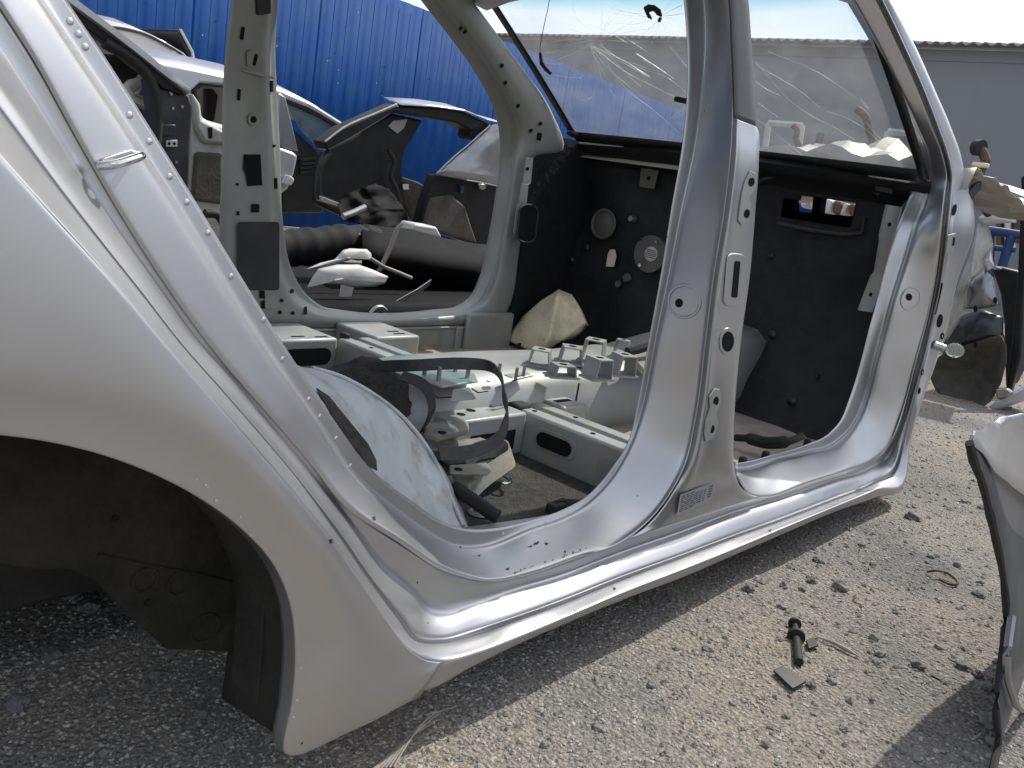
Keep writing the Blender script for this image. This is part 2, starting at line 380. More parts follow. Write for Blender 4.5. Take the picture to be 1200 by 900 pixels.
CRACK = mat('crack_white', (0.8, 0.8, 0.8), 0.3, 0, 0.05, 50)
GZ = 0.095

# ------------------------------------------------------------------ ground
def gh(x, y):
    e = 0.012 * noise.noise(V((x * 1.3, y * 1.3, 0.3))) + 0.006 * noise.noise(V((x * 5, y * 5, 2.1))) + 0.0028 * noise.noise(V((x * 17, y * 17, 5.1)))
    return GZ + e
m = MB(); m.open = True
xs = [-200, -60, -20, -6, -3, -1.5, -0.8] + [-0.4 + 0.035 * i for i in range(200)] + [7.2, 8.5, 10, 12.5, 16, 22, 40, 90, 220, 500]
ys = [-300, -100, -40, -15, -6, -3, -1.8] + [-1.2 + 0.035 * i for i in range(75)] + [1.7, 2.2, 2.8, 3.5, 4.5, 6, 8, 11, 16, 25, 50, 120, 300]
rows = []
for x in xs: rows.append([V((x, y, gh(x, y) if (-0.4 < x < 6.6 and -1.2 < y < 1.4) else GZ)) for y in ys])
m.grid(rows)
m.f = [f for f in m.f]
if (m.v[m.f[0][1]] - m.v[m.f[0][0]]).cross(m.v[m.f[0][2]] - m.v[m.f[0][1]]).z < 0: m.f = [f[::-1] for f in m.f]
struct(build(m, 'ground', GROUND))

# ------------------------------------------------------------------ the stripped silver car: near body side
CAR = thing('stripped_car', 'large stripped silver car shell without doors or wheels in the foreground', 'car', (1.4, 0.75, GZ))
def lp(a, b, t): return (a[0] + (b[0] - a[0]) * t, a[1] + (b[1] - a[1]) * t)

# rear door aperture: flange edge, sealing ridge, outer edge (picture points of the rolled lines, each at its own depth)
RO = [((60,-30),(26,-32),(-18,-32)), ((79,1),(47,0),(2,0)), ((122,65),(90,65),(45,67)), ((170,140),(140,140),(85,140)), ((222,224),(193,222),(133,225)),
      ((277,315),(249,312),(186,310)), ((330,400),(305,400),(250,400)), ((390,490),(368,490),(325,488)), ((440,555),(412,556),(374,546)),
      ((478,584),(450,590),(408,588)), ((520,612),(494,623),(468,629)), ((550,620),(532,643),(527,666)), ((580,619),(570,642),(574,678)),
      ((625,609),(622,621),(620,670)), ((660,597),(660,608),(672,652)), ((688,581),(692,589),(725,631)), ((717,549),(722,556),(772,589)),
      ((737,515),(744,514),(797,545)), ((747,475),(757,470),(812,480)), ((760,402),(770,402),(822,400)), ((775,320),(787,320),(832,320)),
      ((787,245),(802,245),(844,245)), ((800,170),(818,170),(852,170)), ((806,100),(827,100),(854,100)), ((805,37),(831,40),(851,40)),
      ((802,0),(829,0),(848,0)), ((794,-60),(820,-60),(838,-60)), ((770,-130),(796,-130),(812,-130))]
st = []
for i, (d, c, b) in enumerate(RO):
    if i < 9: yd, y2, y1, yb = .138, .134, .114, .100
    elif i < 12:
        t = (i - 8) / 4; yd, y2, y1, yb = .138 + .012 * t, .134 + .008 * t, .114 + .014 * t, .100 - .037 * t
    elif i < 15: yd, y2, y1, yb = .150, .143, .130, .062
    else:
        t = min(1, (i - 14) / 4); yd, y2, y1, yb = .150 + .012 * t, .143 + .012 * t, .130 + .008 * t, .062 + .010 * t
    c2 = lp(c, d, .16); c1 = lp(c, b, .08)
    bp_ = b[0] + (-5 if i < 10 else (-4, -3, -1, 0, 0, 0)[min(i - 10, 5)]), b[1] + (5 if i < 12 else 4 if i < 15 else 0)
    if i >= 15: bp_ = (b[0] + 5, b[1] + (3 if i == 15 else 1))
    st.append([US(*d, yd), US(*c2, y2), US(*lp(c, d, .04), y2 - .009), US(*c1, y1), US(*b, yb), US(*bp_, yb + (.002 if i < 15 else -.010))])
m = ccw(loft(st, [0, .3, .35, .3, .22, 0], per=6, sub=3))
SIDE = [m]
build(m, 'rear_door_aperture', SILVER, CAR, 60, solid=.0016, label='silver rear door opening flange')

# front door aperture
FO = [((862,543),(862,551),(864,556)), ((880,540),(880,549),(877,576)), ((905,533),(905,541),(900,580)), ((945,521),(940,532),(940,566)), ((975,505),(985,517),(990,550)),
      ((988,488),(1000,502),(1022,537)), ((994,472),(1010,485),(1040,520)), ((1000,455),(1018,463),(1050,497)), ((1010,420),(1026,430),(1060,470)),
      ((1018,388),(1037,390),(1072,424)), ((1026,358),(1046,356),(1084,380)), ((1039,308),(1060,312),(1096,320)), ((1051,268),(1074,268),(1102,268)),
      ((1064,234),(1087,234),(1106,228)), ((1072,212),(1091,209),(1109,206)), ((1073,188),(1089,188),(1106,189)), ((1065,150),(1075,150),(1092,150)),
      ((1049,106),(1056,108),(1076,108)), ((1019,48),(1027,50),(1050,50)), ((991,0),(999,0),(1026,0)), ((944,-80),(952,-80),(982,-80))]
st = []
for i, (d, c, b) in enumerate(FO):
    if i < 5: yd, yc, yb = .150, .134, .058
    elif i < 14: t = (i - 4) / 9; yd, yc, yb = .150 + .02 * t, .134 - .012 * t, .058 - .006 * t
    else: t = min(1, (i - 13) / 4); yd, yc, yb = .170 - .03 * t, .122 - .03 * t, .052 + .001 * t
    st.append([US(*d, yd), US(*lp(c, d, .25), yc + .012), US(*lp(c, d, .08), yc + .002), US(*c, yc), US(*lp(c, b, .07), yc - .012), US(*b, yb), US(b[0] + (2 if i > 5 else 0), b[1] + (3 if i < 6 else 0), yb)])
m = ccw(loft(st, [0, .3, .3, .3, .3, .2, 0], per=6))
SIDE.append(m)
build(m, 'front_door_aperture', SILVER, CAR, 60, solid=.0016, label='silver front door opening flange')

# dog-leg, sill and front pillar: B edge, valley, ledge, lip, groove, ridge, outer edge, lower edge
Q = [((-120,40),(-40,-70)), ((-60,112),(10,12)), ((0,182),(66,105)), ((39,225),(105,175)), ((100,292),(155,262)), ((150,350),(195,322)), ((200,410),(240,388)),
     ((240,455),(287,442)), ((300,522),(340,507)), ((340,570),(374,548))]
st = []
for (a, b) in Q:
    b = (b[0] - 2, b[1] + 2)
    y = (.1035, .105, .058, .048, .050, .040, .0, .005)
    pts = [b] + [lp(a, b, t) for t in (.70, .53, .36, .32, .27, 0)] + [(a[0] - 5, a[1] + 5)]
    st.append([US(*p, yy) for p, yy in zip(pts, y)])
S3 = [[(418,600),(408,612),(402,616),(396,620),(393,621),(391,622),(384,625),(379,630)],
      [(452,623),(452,670),(444,676),(438,680),(434,681),(432,682),(425,685),(420,689)],
      [(485,643),(487,697),(480,708),(473,722),(468,726),(466,728),(460,735),(454,739)],
      [(512,661),(502,712),(496,724),(489,742),(486,749),(485,752),(482,761),(476,767)],
      [(538,674),(522,715),(520,728),(519,747),(518,752),(518,756),(517,774),(493,814)],
      [(562,680),(550,706),(552,718),(554,738),(555,743),(556,747),(560,764),(556,783)],
      [(600,678),(600,690),(600,700),(600,723),(600,728),(600,731),(600,750),(603,759)],
      [(662,659),(662,672),(662,680),(662,701),(662,705),(662,709),(662,724),(664,732)],
      [(725,634),(725,648),(725,655),(725,676),(725,680),(725,683),(725,697),(726,706)],
      [(800,606),(800,622),(800,629),(800,649),(800,652),(800,655),(800,668),(801,678)],
      [(862,588),(862,599),(862,605),(862,626),(862,629),(862,631),(862,643),(863,651)],
      [(915,577),(915,583),(915,588),(915,607),(915,610),(915,612),(915,620),(916,628)],
      [(975,555),(975,562),(975,567),(975,584),(975,587),(975,589),(975,595),(976,602)],
      [(1018,541),(1020,547),(1022,551),(1025,563),(1025,565),(1026,567),(1028,573),(1028,584)],
      [(1038,526),(1041,532),(1044,536),(1049,545),(1050,547),(1052,549),(1063,558),(1058,571)],
      [(1049,506),(1053,509),(1055,510),(1058,513),(1059,514),(1061,515),(1067,518),(1068,520)],
      [(1061,471),(1064,472),(1066,472),(1068,473),(1069,473),(1071,474),(1078,475),(1079,476)],
      [(1073,424),(1076,425),(1079,426),(1081,426),(1082,426),(1084,427),(1095,428),(1096,429)],
      [(1085,380),(1088,380),(1090,380),(1093,381),(1094,381),(1097,382),(1109,384),(1110,385)],
      [(1097,320),(1100,320),(1102,320),(1104,321),(1105,321),(1108,322),(1122,326),(1123,327)],
      [(1103,268),(1106,268),(1108,268),(1111,268),(1113,268),(1116,268),(1141,268),(1142,269)],
      [(1107,228),(1110,228),(1112,228),(1115,228),(1117,228),(1120,228),(1138,228),(1139,228)],
      [(1110,206),(1112,206),(1113,206),(1116,206),(1117,206),(1119,206),(1130,206),(1131,206)],
      [(1107,189),(1109,189),(1110,189),(1113,189),(1114,189),(1117,189),(1127,189),(1128,189)],
      [(1093,150),(1095,150),(1097,150),(1100,150),(1101,150),(1104,150),(1114,150),(1115,150)],
      [(1077,108),(1079,108),(1081,108),(1084,108),(1085,108),(1088,108),(1096,108),(1097,108)],
      [(1051,50),(1053,50),(1055,50),(1058,50),(1059,50),(1062,50),(1070,50),(1071,50)],
      [(1027,0),(1029,0),(1031,0),(1034,0),(1035,0),(1037,0),(1043,0),(1044,0)],
      [(983,-80),(985,-80),(988,-80),(990,-80),(991,-80),(993,-80),(998,-80),(999,-80)]]
for i, r in enumerate(S3):
    if i < 6: yb_ = (.096, .089, .083, .077, .072, .067)[i]; y = (yb_, yb_ + .004, .054, .038, .044, .034, .0, .004 if i < 4 else .008)
    elif i < 15: y = (.063, .070, .052, .030, .038, .026, .0, .008)
    elif i < 21: y = (.052, .057, .046, .038, .040, .034, .02, .05)
    else: y = (.053, .056, .048, .040, .040, .038, .034, .075)
    st.append([US(*p, yy) for p, yy in zip(r, y)])
for i, r in enumerate(st):
    e = r[-1]
    r.append(e + V((0, .07, -.004)) if 14 <= i <= 24 else e + V((0, .03, 0)))
m = ccw(loft(st, [0, .45, .42, .25, .3, .3, .22, .25, 0], per=6, sub=2))
SIDE.append(m)
build(m, 'sill', SILVER, CAR, 60, solid=.0016, label='silver rocker sill and dog-leg with stepped ridges')

# quarter panel skin: door edge, flare crease, wheel arch
K5 = [((-260,-120),(-420,400),(-420,540)), ((-120,42),(-260,440),(-265,530)), ((-60,114),(-150,432),(-155,512)), ((0,183),(-60,437),(-65,508)), ((60,251),(20,444),(10,512)), ((130,328),(110,460),(95,527)),
      ((200,411),(190,484),(170,552)), ((270,491),(258,524),(230,582)), ((330,561),(312,577),(285,622)), ((384,627),(360,638),(322,664)),
      ((430,692),(398,702),(342,714)), ((460,736),(420,752),(347,767)), ((474,755),(425,782),(343,825)), ((482,763),(430,805),(334,884)), ((500,774),(460,815),(411,858)), ((518,776),(507,795),(491,817))]
st = []
for i, (a, c, e) in enumerate(K5):
    mid = lp(a, c, .45)
    fl = .012 if i < 11 else .004
    s = [US(*a, .0005), US(*lp(a, c, .03), -.0015), US(*mid, -.006), US(*c, -.006), US(*lp(c, e, .5), .001 if i < 12 else -.004), US(*e, .003)]
    ed = s[-1]
    s.append(ed + V((-.004 if 3 < i < 13 else 0, .022, .002)))
    st.append(s)
m = ccw(loft(st, [0, .4, .5, .35, .5, .1, 0], per=6, sub=4))
SIDE.append(m)
build(m, 'quarter_panel', SILVER, CAR, 60, solid=.0012, label='silver rear quarter panel around the wheel arch')

# centre pillar outer face
P4 = [((730,634),(890,583)), ((757,617),(877,578)), ((782,588),(867,567)), ((802,547),(862,550)), ((817,482),(862,480)), ((827,402),(869,402)), ((837,322),(880,320)),
      ((849,247),(886,247)), ((857,172),(890,187)), ((858,148),(889,152)), ((859,138),(887,149))]
st = []
for i, (l, r) in enumerate(P4):
    k = [l, lp(l, r, .10), lp(l, r, .20), lp(l, r, .30), lp(l, r, .62), lp(l, r, .93), r]
    if i < 3: y = (.062, .058, .055, .054, .052, .050, .052)
    else: y = (.062, .050, .044, .047, .044, .043, .052)
    s = [US(*p, yy) for p, yy in zip(k, y)]
    s.append(s[-1] + V((.002, .02, 0))); s.append(s[-1] + V((-.004, .03, 0)))
    st.append(s)
m = ccw(loft(st, [0, .3, .35, .35, .4, .35, .4, .3, 0], per=7, sub=2))
SIDE.append(m)
cp = build(m, 'centre_pillar', SILVER, CAR, 60, solid=.0016, label='silver centre pillar with hinge mounts')
st = []
for (l, r) in [((859,137.5),(887,148.5)), ((858,100),(885,108)), ((856,50),(882,55)), ((853,0),(878,0)), ((843,-60),(867,-60)), ((816,-130),(842,-130))]:
    s = [US(*l, .060), US(*lp(l, r, .08), .050), US(*lp(l, r, .85), .046), US(*r, .052)]
    s.append(s[-1] + V((.002, .02, 0))); s.append(s[-1] + V((-.004, .03, 0))); st.append(s)
m = ccw(loft(st, [0, .4, .3, .4, .3, 0], per=6)); SIDE.append(m)
build(m, 'pillar_tape', TAPE, CAR, 60, solid=.0016, label='dark grey taped upper centre pillar')

def bvh(ms):
    v = []; f = []
    for mm in ms:
        b = len(v); v += [tuple(p) for p in mm.v]; f += [tuple(i + b for i in q) for q in mm.f]
    return BVHTree.FromPolygons(v, f)
BV = bvh(SIDE)
def hit(px, py, bv=None):
    r = (bv or BV).ray_cast(CAM, RAY(px, py))
    if r[0] is None: return None, None
    n = r[1]
    if n.dot(CAM - r[0]) < 0: n = -n
    return r[0], n
def decal(m, poly, lift=.0006, thick=.0012, bv=None):   # a shallow plate lying on the body surface, traced by its outline
    cx = sum(p[0] for p in poly) / len(poly); cy = sum(p[1] for p in poly) / len(poly)
    c, n = hit(cx, cy, bv)
    if c is None: return
    pl = []
    for p in poly:
        if bv is not None:
            r = RAY(*p); q = CAM + r * ((c + n * (lift + .002) - CAM).dot(n) / r.dot(n)); pl.append(q); continue
        h, hn = hit(*p, bv)
        if h is None or (h - c).length > .25: return
        pl.append(h + n * lift)
    m.prism(pl, n * thick)
def ell(cx, cy, rx, ry, rot=0, n=16):
    r = math.radians(rot)
    return [(cx + rx * math.cos(t) * math.cos(r) - ry * math.sin(t) * math.sin(r), cy + rx * math.cos(t) * math.sin(r) + ry * math.sin(t) * math.cos(r)) for t in [2 * PI * k / n for k in range(n)]]
def rrect(cx, cy, w_, h_, rot=0, rad=.35):
    r = math.radians(rot); out = []; q = min(w_, h_) * rad
    for sx, sy, a0 in ((1, 1, 0), (-1, 1, 90), (-1, -1, 180), (1, -1, 270)):
        for k in range(4):
            a = math.radians(a0 + 30 * k)
            out.append((sx * (w_ / 2 - q) + q * math.cos(a), sy * (h_ / 2 - q) + q * math.sin(a)))
    return [(cx + x * math.cos(r) - y * math.sin(r), cy + x * math.sin(r) + y * math.cos(r)) for x, y in out]
def rimhole(cx, cy, rx, ry, rot=0, parent=None, name='hole', rim=1.45, bv=None, rm=None):
    m = MB(); p = ell(cx, cy, rx * rim, ry * rim, rot)
    decal(m, p, .0004, .0014, bv)
    if m.v: r_ = build(m, name + '_rim', rm or SILVER, parent, 30, bevel=.0006)
    m = MB(); decal(m, ell(cx, cy, rx, ry, rot), .0012, .0012, bv)
    if m.v: build(m, name, HOLE, parent, 30)

# pillar hardware
def plate(polys, name, mt, parent, thick=.003, lift=.0004, bev=.0008, bv=None, label=None):
    m = MB()
    for p in polys: decal(m, p, lift, thick, bv)
    return build(m, name, mt, parent, 30, bevel=bev, label=label) if m.v else None
fig8 = [(878,200),(884,203),(885,215),(881,225),(876,231),(878,240),(874,255),(868,264),(864,258),(866,240),(868,228),(871,214)]
hp = plate([fig8], 'hinge_mount', SIN, CAR, .003)
for (x, y) in ((878.5, 213), (873, 250)): plate([ell(x, y, 3.2, 5.2, 8)], 'bolt_hole', HOLE, hp, .001, .0036, 0)
hp = plate([[(836,455),(842,456),(843,470),(838,484),(840,498),(834,514),(826,517),(824,508),(826,492),(831,478),(830,464)]], 'hinge_mount', SIN, CAR, .003)
for (x, y) in ((837, 469), (832, 502)): plate([ell(x, y, 3, 5, 8)], 'bolt_hole', HOLE, hp, .001, .0036, 0)
plate([rrect(860, 328, 22, 62, 5, .3)], 'slot_surround', SILVER, CAR, .0018, bev=.0012)
plate([rrect(861, 327, 6.5, 43, 5, .3)], 'door_wiring_slot', HOLE, CAR, .001, .0022, 0)
rimhole(852, 400, 7, 12, 5, CAR, 'pillar_hole', 1.35)
rimhole(796, 355, 4.6, 5.2, 0, CAR, 'dovetail_hole', 1.0)
rimhole(1065, 348, 3.4, 4.2, 0, CAR, 'dovetail_hole', 1.0)
m = MB(); c, n = hit(802, 353); m.ringt(c + n * .0004, n, .030, .0028); build(m, 'dovetail_rim', SILVER, CAR)
m = MB(); c, n = hit(1067, 350); m.ringt(c + n * .0004, n, .032, .0028); build(m, 'dovetail_rim', SILVER, CAR)
plate([rrect(1099, 350, 4.5, 38, 13, .3)], 'wiring_slot', HOLE, CAR, .001, .0005, 0)
plate([ell(1101, 376, 3.2, 8, 12)], 'pillar_hole', HOLE, CAR, .001, .0005, 0)
plate([[(1110,275),(1119,273),(1116,296),(1107,296)]], 'switch_bracket', SIN, CAR, .004)
plate([[(1112,279),(1113.6,279),(1112.6,288),(1111,288)], [(1115.5,278),(1117.2,278),(1116,287.5),(1114.5,287.5)]], 'bracket_slot', HOLE, CAR, .001, .0046, 0)
for (x, y, rx, ry) in ((1081,436,1.6,4), (1077,458,1.6,4), (1118,246,2.4,7), (1104,394,2,4)): plate([ell(x, y, rx, ry, 12)], 'pillar_hole', HOLE, CAR, .001, .0005, 0)
for (x, y) in ((1096,412), (1101,406)): pass
# lamp dangling at the front pillar
c, n = hit(1094, 404)
m = MB(); m.tube([c, c + V((.01, -.03, -.005))], .012, 10); lb = build(m, 'lamp_socket', STEEL, CAR)
m = MB()
p0 = c + V((.02, -.055, -.004))
for k in range(7):
    pass
rows = []
for k in range(9):
    a = PI * k / 8
    rows.append([p0 + V((.022 * math.sin(a) * math.cos(t), -.026 * math.cos(a) * 1.0, .022 * math.sin(a) * math.sin(t))) for t in [2 * PI * j / 14 for j in range(14)]])
m.grid(rows, closed=True); build(m, 'lamp_bulb', WGLASS, CAR, 80)
# sticker on the pillar foot
st_poly = [(797,580),(840,563),(834,587),(793,604)]
SC_, SN_ = hit(816, 584); SN_ = (SN_ + V((0, -1, 0)) * .5).normalized()
def sproj(p, l):
    r = RAY(*p); return CAM + r * ((SC_ + SN_ * l - CAM).dot(SN_) / r.dot(SN_))
m = MB(); m.prism([sproj(p, .003) for p in st_poly], SN_ * .0005)
stk = build(m, 'paper_sticker', PAPER, CAR, 0, label='grey printed sticker at the pillar foot')
def stq(u0, v0, u1, v1):
    def q(u, v):
        a = lp(st_poly[0], st_poly[1], u); b = lp(st_poly[3], st_poly[2], u); return lp(a, b, v)
    return [q(u0, v0), q(u1, v0), q(u1, v1), q(u0, v1)]
lines = []
for k in range(8):
    v = .10 + k * .105; u = .06
    while u < .72:
        l_ = random.uniform(.06, .16)
        if k in (0, 7) and u > .4: break
        lines.append(stq(u, v, min(u + l_, .74), v + .05)); u += l_ + .035
for k in range(5): lines.append(stq(.82, .15 + k * .13, .93, .22 + k * .13))
m = MB()
for l_ in lines: m.prism([sproj(p, .0037) for p in l_], SN_ * .0002)
stuff(build(m, 'sticker_print', INK, stk, 0))

# door striker on the dog-leg
a, n = hit(120, 193); b, _ = hit(152, 183)
m = MB(); d = (b - a).normalized()
m.tube(hermite([a + n * .001 - d * .004, a + n * .016, a.lerp(b, .5) + n * .019, b + n * .016, b + n * .001 + d * .003], 5), .0040, 10)
stp = build(m, 'door_striker', CHROME, CAR, 60)
plate([rrect(137, 187, 42, 14, -17, .4)], 'striker_base', STEEL, stp, .003)

# spot welds along the aperture flange, one dimple each
wl = []
for (x, y) in ((152,135),(175,166),(199,207),(219,237),(244,273),(271,324),(309,375),(331,421),(362,468),(375,488),(394,514),(411,546),(82,25),(92,40),(100,55),(590,626),(640,613)):
    c, n = hit(x, y)
    if c is None: continue
    m = MB(); m.disc(c + n * .0002, n, .0034, .0007, 12, .002)
    build(m, 'spot_weld', SILVER, CAR, 60)

# scratches and scuffs through the paint
m = MB()
for poly in ([(625,637),(632,634),(631,637),(626,639)], [(618,641),(624,639),(623,641)], [(638,636),(643,637),(640,639)], [(719,688),(722,690),(720,692),(718,690)],
             [(436,606),(439,605),(440,610),(437,610)], [(386,632),(389,631),(389,637),(386,636)], [(660,647),(663,645),(663,648)], [(592,667),(597,665),(596,668)],
             [(900,622),(904,620),(903,624)], [(560,651),(563,650),(562,653)], [(672,716),(675,715),(674,718)], [(538,641),(540,640),(540,643)]): decal(m, poly, .0003, .0004)
for k in range(26):
    x = 600 + random.random() * 90; y = 671 - (x - 600) * .34 + random.uniform(-1, 2)
    decal(m, [(x, y), (x + random.uniform(1, 4), y - random.uniform(.2, 1.2)), (x + 1.4, y + random.uniform(.4, .9))], .0003, .0003)
stuff(build(m, 'paint_scuffs', BLACKP, CAR, 0))
m = MB()
for (x, y) in ((241,568),(253,586),(281,606),(297,620),(230,562),(352,782),(295,627),(348,820),(344,840),(243,571)):
    decal(m, ell(x, y, random.uniform(.8, 2.2), random.uniform(.8, 1.8), 0, 7), .0003, .0005)
for (x, y) in ((109,222),(136,297),(181,304),(97,210),(213,292)):
    pass
stuff(build(m, 'paint_chips', WHITEP, CAR, 0))

# wheel well behind the arch
def archpt(i): return st[i]
AP = [(-265,530),(-155,512),(-65,508),(10,512),(95,527),(170,552),(230,582),(285,622),(322,664),(342,714),(347,767),(343,825),(334,884)]
rows = []
for (x, y) in AP:
    p = US(x, y, .004); c = V((.20, p.y, .22)); o = p + (p - c).normalized() * .012
    rows.append([o + V((0, .012, 0)), o + V((0, .04, 0)), o + V((-.002, .07, -.003)), o + V((-.004, .11, -.008)), o + V((-.006, .15, -.012))])
m = MB(); m.open = True; m.grid(rows); ccw(m)
build(m, 'wheel_well', WELL, CAR, 60, solid=.002)
m = MB()
pl = [(-120,440),(-120,652),(0,662),(35,668),(82,668),(110,680),(152,722),(197,762),(304,765),(312,690),(330,600),(200,470)]
m.prism([U(*p, y=.14) for p in pl], (0, .02, 0))
iw = build(m, 'wheel_house_wall', ARCHP, CAR, 30, bevel=.003, label='dusty dark inner wheel house panel')
m = MB()
p = U(240, 736, y=.139); m.ringt(p, (0, -1, 0), .018, .002); build(m, 'pressed_ring', ARCHP, iw)
m = MB(); m.ringt(U(210, 684, y=.139), (0, -1, 0), .014, .0018); build(m, 'pressed_ring', ARCHP, iw)
m = MB(); m.ringt(U(170, 680, y=.139), (0, -1, 0), .014, .0018); build(m, 'pressed_ring', ARCHP, iw)
for q in ((173, 706), (134, 608)):
    m = MB(); m.disc(U(*q, y=.1395), (0, -1, 0), .004, .002, 12); build(m, 'drain_hole', HOLE, iw)
m = MB(); m.tube([U(115, 650, y=.139), U(180, 664, y=.139), U(230, 672, y=.139), U(300, 690, y=.139)], .002, 6); build(m, 'seam_bead', ARCHP, iw)
m = MB(); m.prism([U(310,690,y=.08), U(301,828,y=.08), U(345,834,y=.08), U(352,720,y=.08)], (0, .06, 0)); build(m, 'splash_flange', WELL, CAR, 30, bevel=.002)

# ------------------------------------------------------------------ the stripped car: far side, floor, firewall, glass
FA = [((300,-120),(240,-120)), ((326,-40),(270,-40)), ((324,60),(264,60)), ((326,104),(261,104)), ((330,180),(260,180)), ((334,270),(257,280)), ((342,312),(258,335)), ((358,342),(278,372)),
      ((385,362),(335,384)), ((410,367),(400,385)), ((520,366),(525,382)), ((548,361),(560,380)), ((562,350),(588,374)), ((572,330),(602,348)), ((582,288),(608,300)),
      ((592,230),(616,240)), ((598,185),(624,187)), ((597,158),(660,176)), ((588,122),(645,128)), ((570,87),(614,82)), ((545,50),(588,47)), ((510,5),(553,0)), ((478,-40),(520,-42)), ((420,-120),(455,-122))]
st = []
for i, (d, o) in enumerate(FA):
    yo, yi = 1.47, 1.405
    s = [UF(*d, yo), UF(*lp(d, o, .13), yo - .012), UF(*lp(d, o, .22), yi), UF(*lp(d, o, .55), yi - .012), UF(*lp(d, o, .9), yi - .004), UF(*o, yi + .01)]
    s.insert(0, s[0] + V((0, .05, 0)))
    st.append(s)
m = ccw(loft(st, [0, .3, .3, .35, .45, .4, 0], per=5, sub=2))
FARM = m; BF = bvh([m])
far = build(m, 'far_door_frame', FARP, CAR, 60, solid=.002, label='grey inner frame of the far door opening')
def fplate(poly, name, mt=HOLE, thick=.0015, lift=.0008, bev=0): return plate([poly], name, mt, far, thick, lift, bev, BF)
for (cx, cy, w_, h_, r_) in ((284,39,4,15,8), (280,111,3.5,13,3), (318,101,3.5,13,-2), (323,215,3.5,13,-2), (279,250,3,5,0), (278,216,3,3,0), (321,171,3,3,0), (308,357,4,9,0), (358,364,3,9,0), (342,341,4,4,0), (307,345,6,9,0)):
    fplate(rrect(cx, cy, w_, h_, r_, .2), 'frame_slot')
fplate([(286,181),(305,181),(307,217),(290,218),(288,205),(285,198)], 'access_hole')
fplate(rrect(299, 244, 9, 10, 0, .15), 'access_hole')
fplate(rrect(303, 300, 48, 80, 0, .08), 'retractor_opening', SHADOWP)  # flat plate coloured dark for the shade of a recess
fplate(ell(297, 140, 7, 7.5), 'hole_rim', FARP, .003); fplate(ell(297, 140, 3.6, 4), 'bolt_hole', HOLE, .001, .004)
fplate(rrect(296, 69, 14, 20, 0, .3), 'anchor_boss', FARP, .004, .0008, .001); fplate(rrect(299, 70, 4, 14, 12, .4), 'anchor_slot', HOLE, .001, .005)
m = MB(); m.tube([UF(284, 82, 1.385), UF(300, 86, 1.37), UF(320, 91, 1.38)], .0035, 7); build(m, 'wire_clip', STEEL, far)
m = MB(); m.prism([UF(*p, 1.388) for p in [(300,-10),(318,-10),(318,16),(302,18)]], (0, .008, 0)); build(m, 'belt_guide', BLACKP, far, 30, bevel=.003)
for (x, y) in ((540,33),(545,37),(588,77),(592,97),(607,124),(633,145),(622,153)):
    fplate(ell(x, y, 2, 2.6, 40), 'clip_hole')
fplate(rrect(632, 160, 5, 9, 10, .2), 'frame_slot')
for (x, y) in ((330,352),(343,367),(328,366),): fplate(ell(x, y, 2, 2.2), 'clip_hole')
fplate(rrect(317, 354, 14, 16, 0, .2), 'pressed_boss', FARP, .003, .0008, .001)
# far lower sill: inner wall, capping strip
m = MB(); m.box((.62, 1.395, .25), (2.36, 1.415, .334)); fsl = build(m, 'far_sill_wall', SIN, CAR, 30, bevel=.004, label='grey inner wall of the far sill')
m = MB(); m.box((.62, 1.388, .334), (2.34, 1.475, .3405)); build(m, 'far_sill_cap', SIN, CAR, 30, bevel=.002, label='dusty sunlit top of the far sill')
m = MB(); m.box((1.86, 1.391, .275), (2.06, 1.396, .325)); build(m, 'sill_patch', TANP, fsl, 30, bevel=.003)
m = MB(); m.box((2.12, 1.385, .25), (2.15, 1.396, .338)); build(m, 'weld_strap', SIN, fsl, 30, bevel=.003)
m = MB(); m.box((2.16, 1.375, .25), (2.40, 1.40, .39)); build(m, 'kick_panel', SIN, CAR, 30, bevel=.01)
# hinge strip bolted inside each front pillar
def hingestrip(pts, nrm, parent_, holes):
    m = MB()
    rows = []
    for (l, r, dz) in pts: rows.append([l + nrm * dz, r + nrm * dz])
    rows2 = [[a - nrm * .012, b - nrm * .012] for a, b in rows]
    m.grid(rows); m.grid(rows2); n = len(rows)
    for k in range(n - 1):
        m.add([rows[k][0], rows[k + 1][0], rows2[k + 1][0], rows2[k][0]], [(0, 1, 2, 3)]); m.add([rows[k][1], rows[k + 1][1], rows2[k + 1][1], rows2[k][1]], [(0, 1, 2, 3)])
    o = build(m, 'dash_bracket', SIN, parent_, 30)
    for h in holes:
        m = MB(); m.disc(h, nrm, .006, .002, 12); build(m, 'bolt_hole', HOLE, o)
    return o
e = [((617,184),(625,185),0), ((613,214),(622,215),0), ((611,217),(619,216),.006), ((608,238),(617,237),.006), ((606,241),(615,240),0), ((602,272),(609,275),0)]
hingestrip([(UF(*a, 1.36), UF(*b, 1.345), d) for a, b, d in e], V((-.6, -.8, 0)).normalized(), CAR, [UF(618, 198, 1.352) , UF(608, 260, 1.352)])
e = [((1041,240),(1058,243),0), ((1033,275),(1049,278),0), ((1031,282),(1047,284),.008), ((1025,318),(1040,318),.008), ((1023,324),(1038,324),0), ((1008,364),(1022,366),0)]
hingestrip([(US(*a, .235), US(*b, .20), d) for a, b, d in e], V((-.5, -.85, 0)).normalized(), CAR, [US(1042, 263, .213), US(1020, 345, .213)])
m = MB(); m.prism([US(*p, .19) for p in [(1058,243),(1076,222),(1080,250),(1060,330),(1036,402),(1022,402),(1034,330)]], (0, .006, 0)); build(m, 'pillar_inner', SIN, CAR, 30)

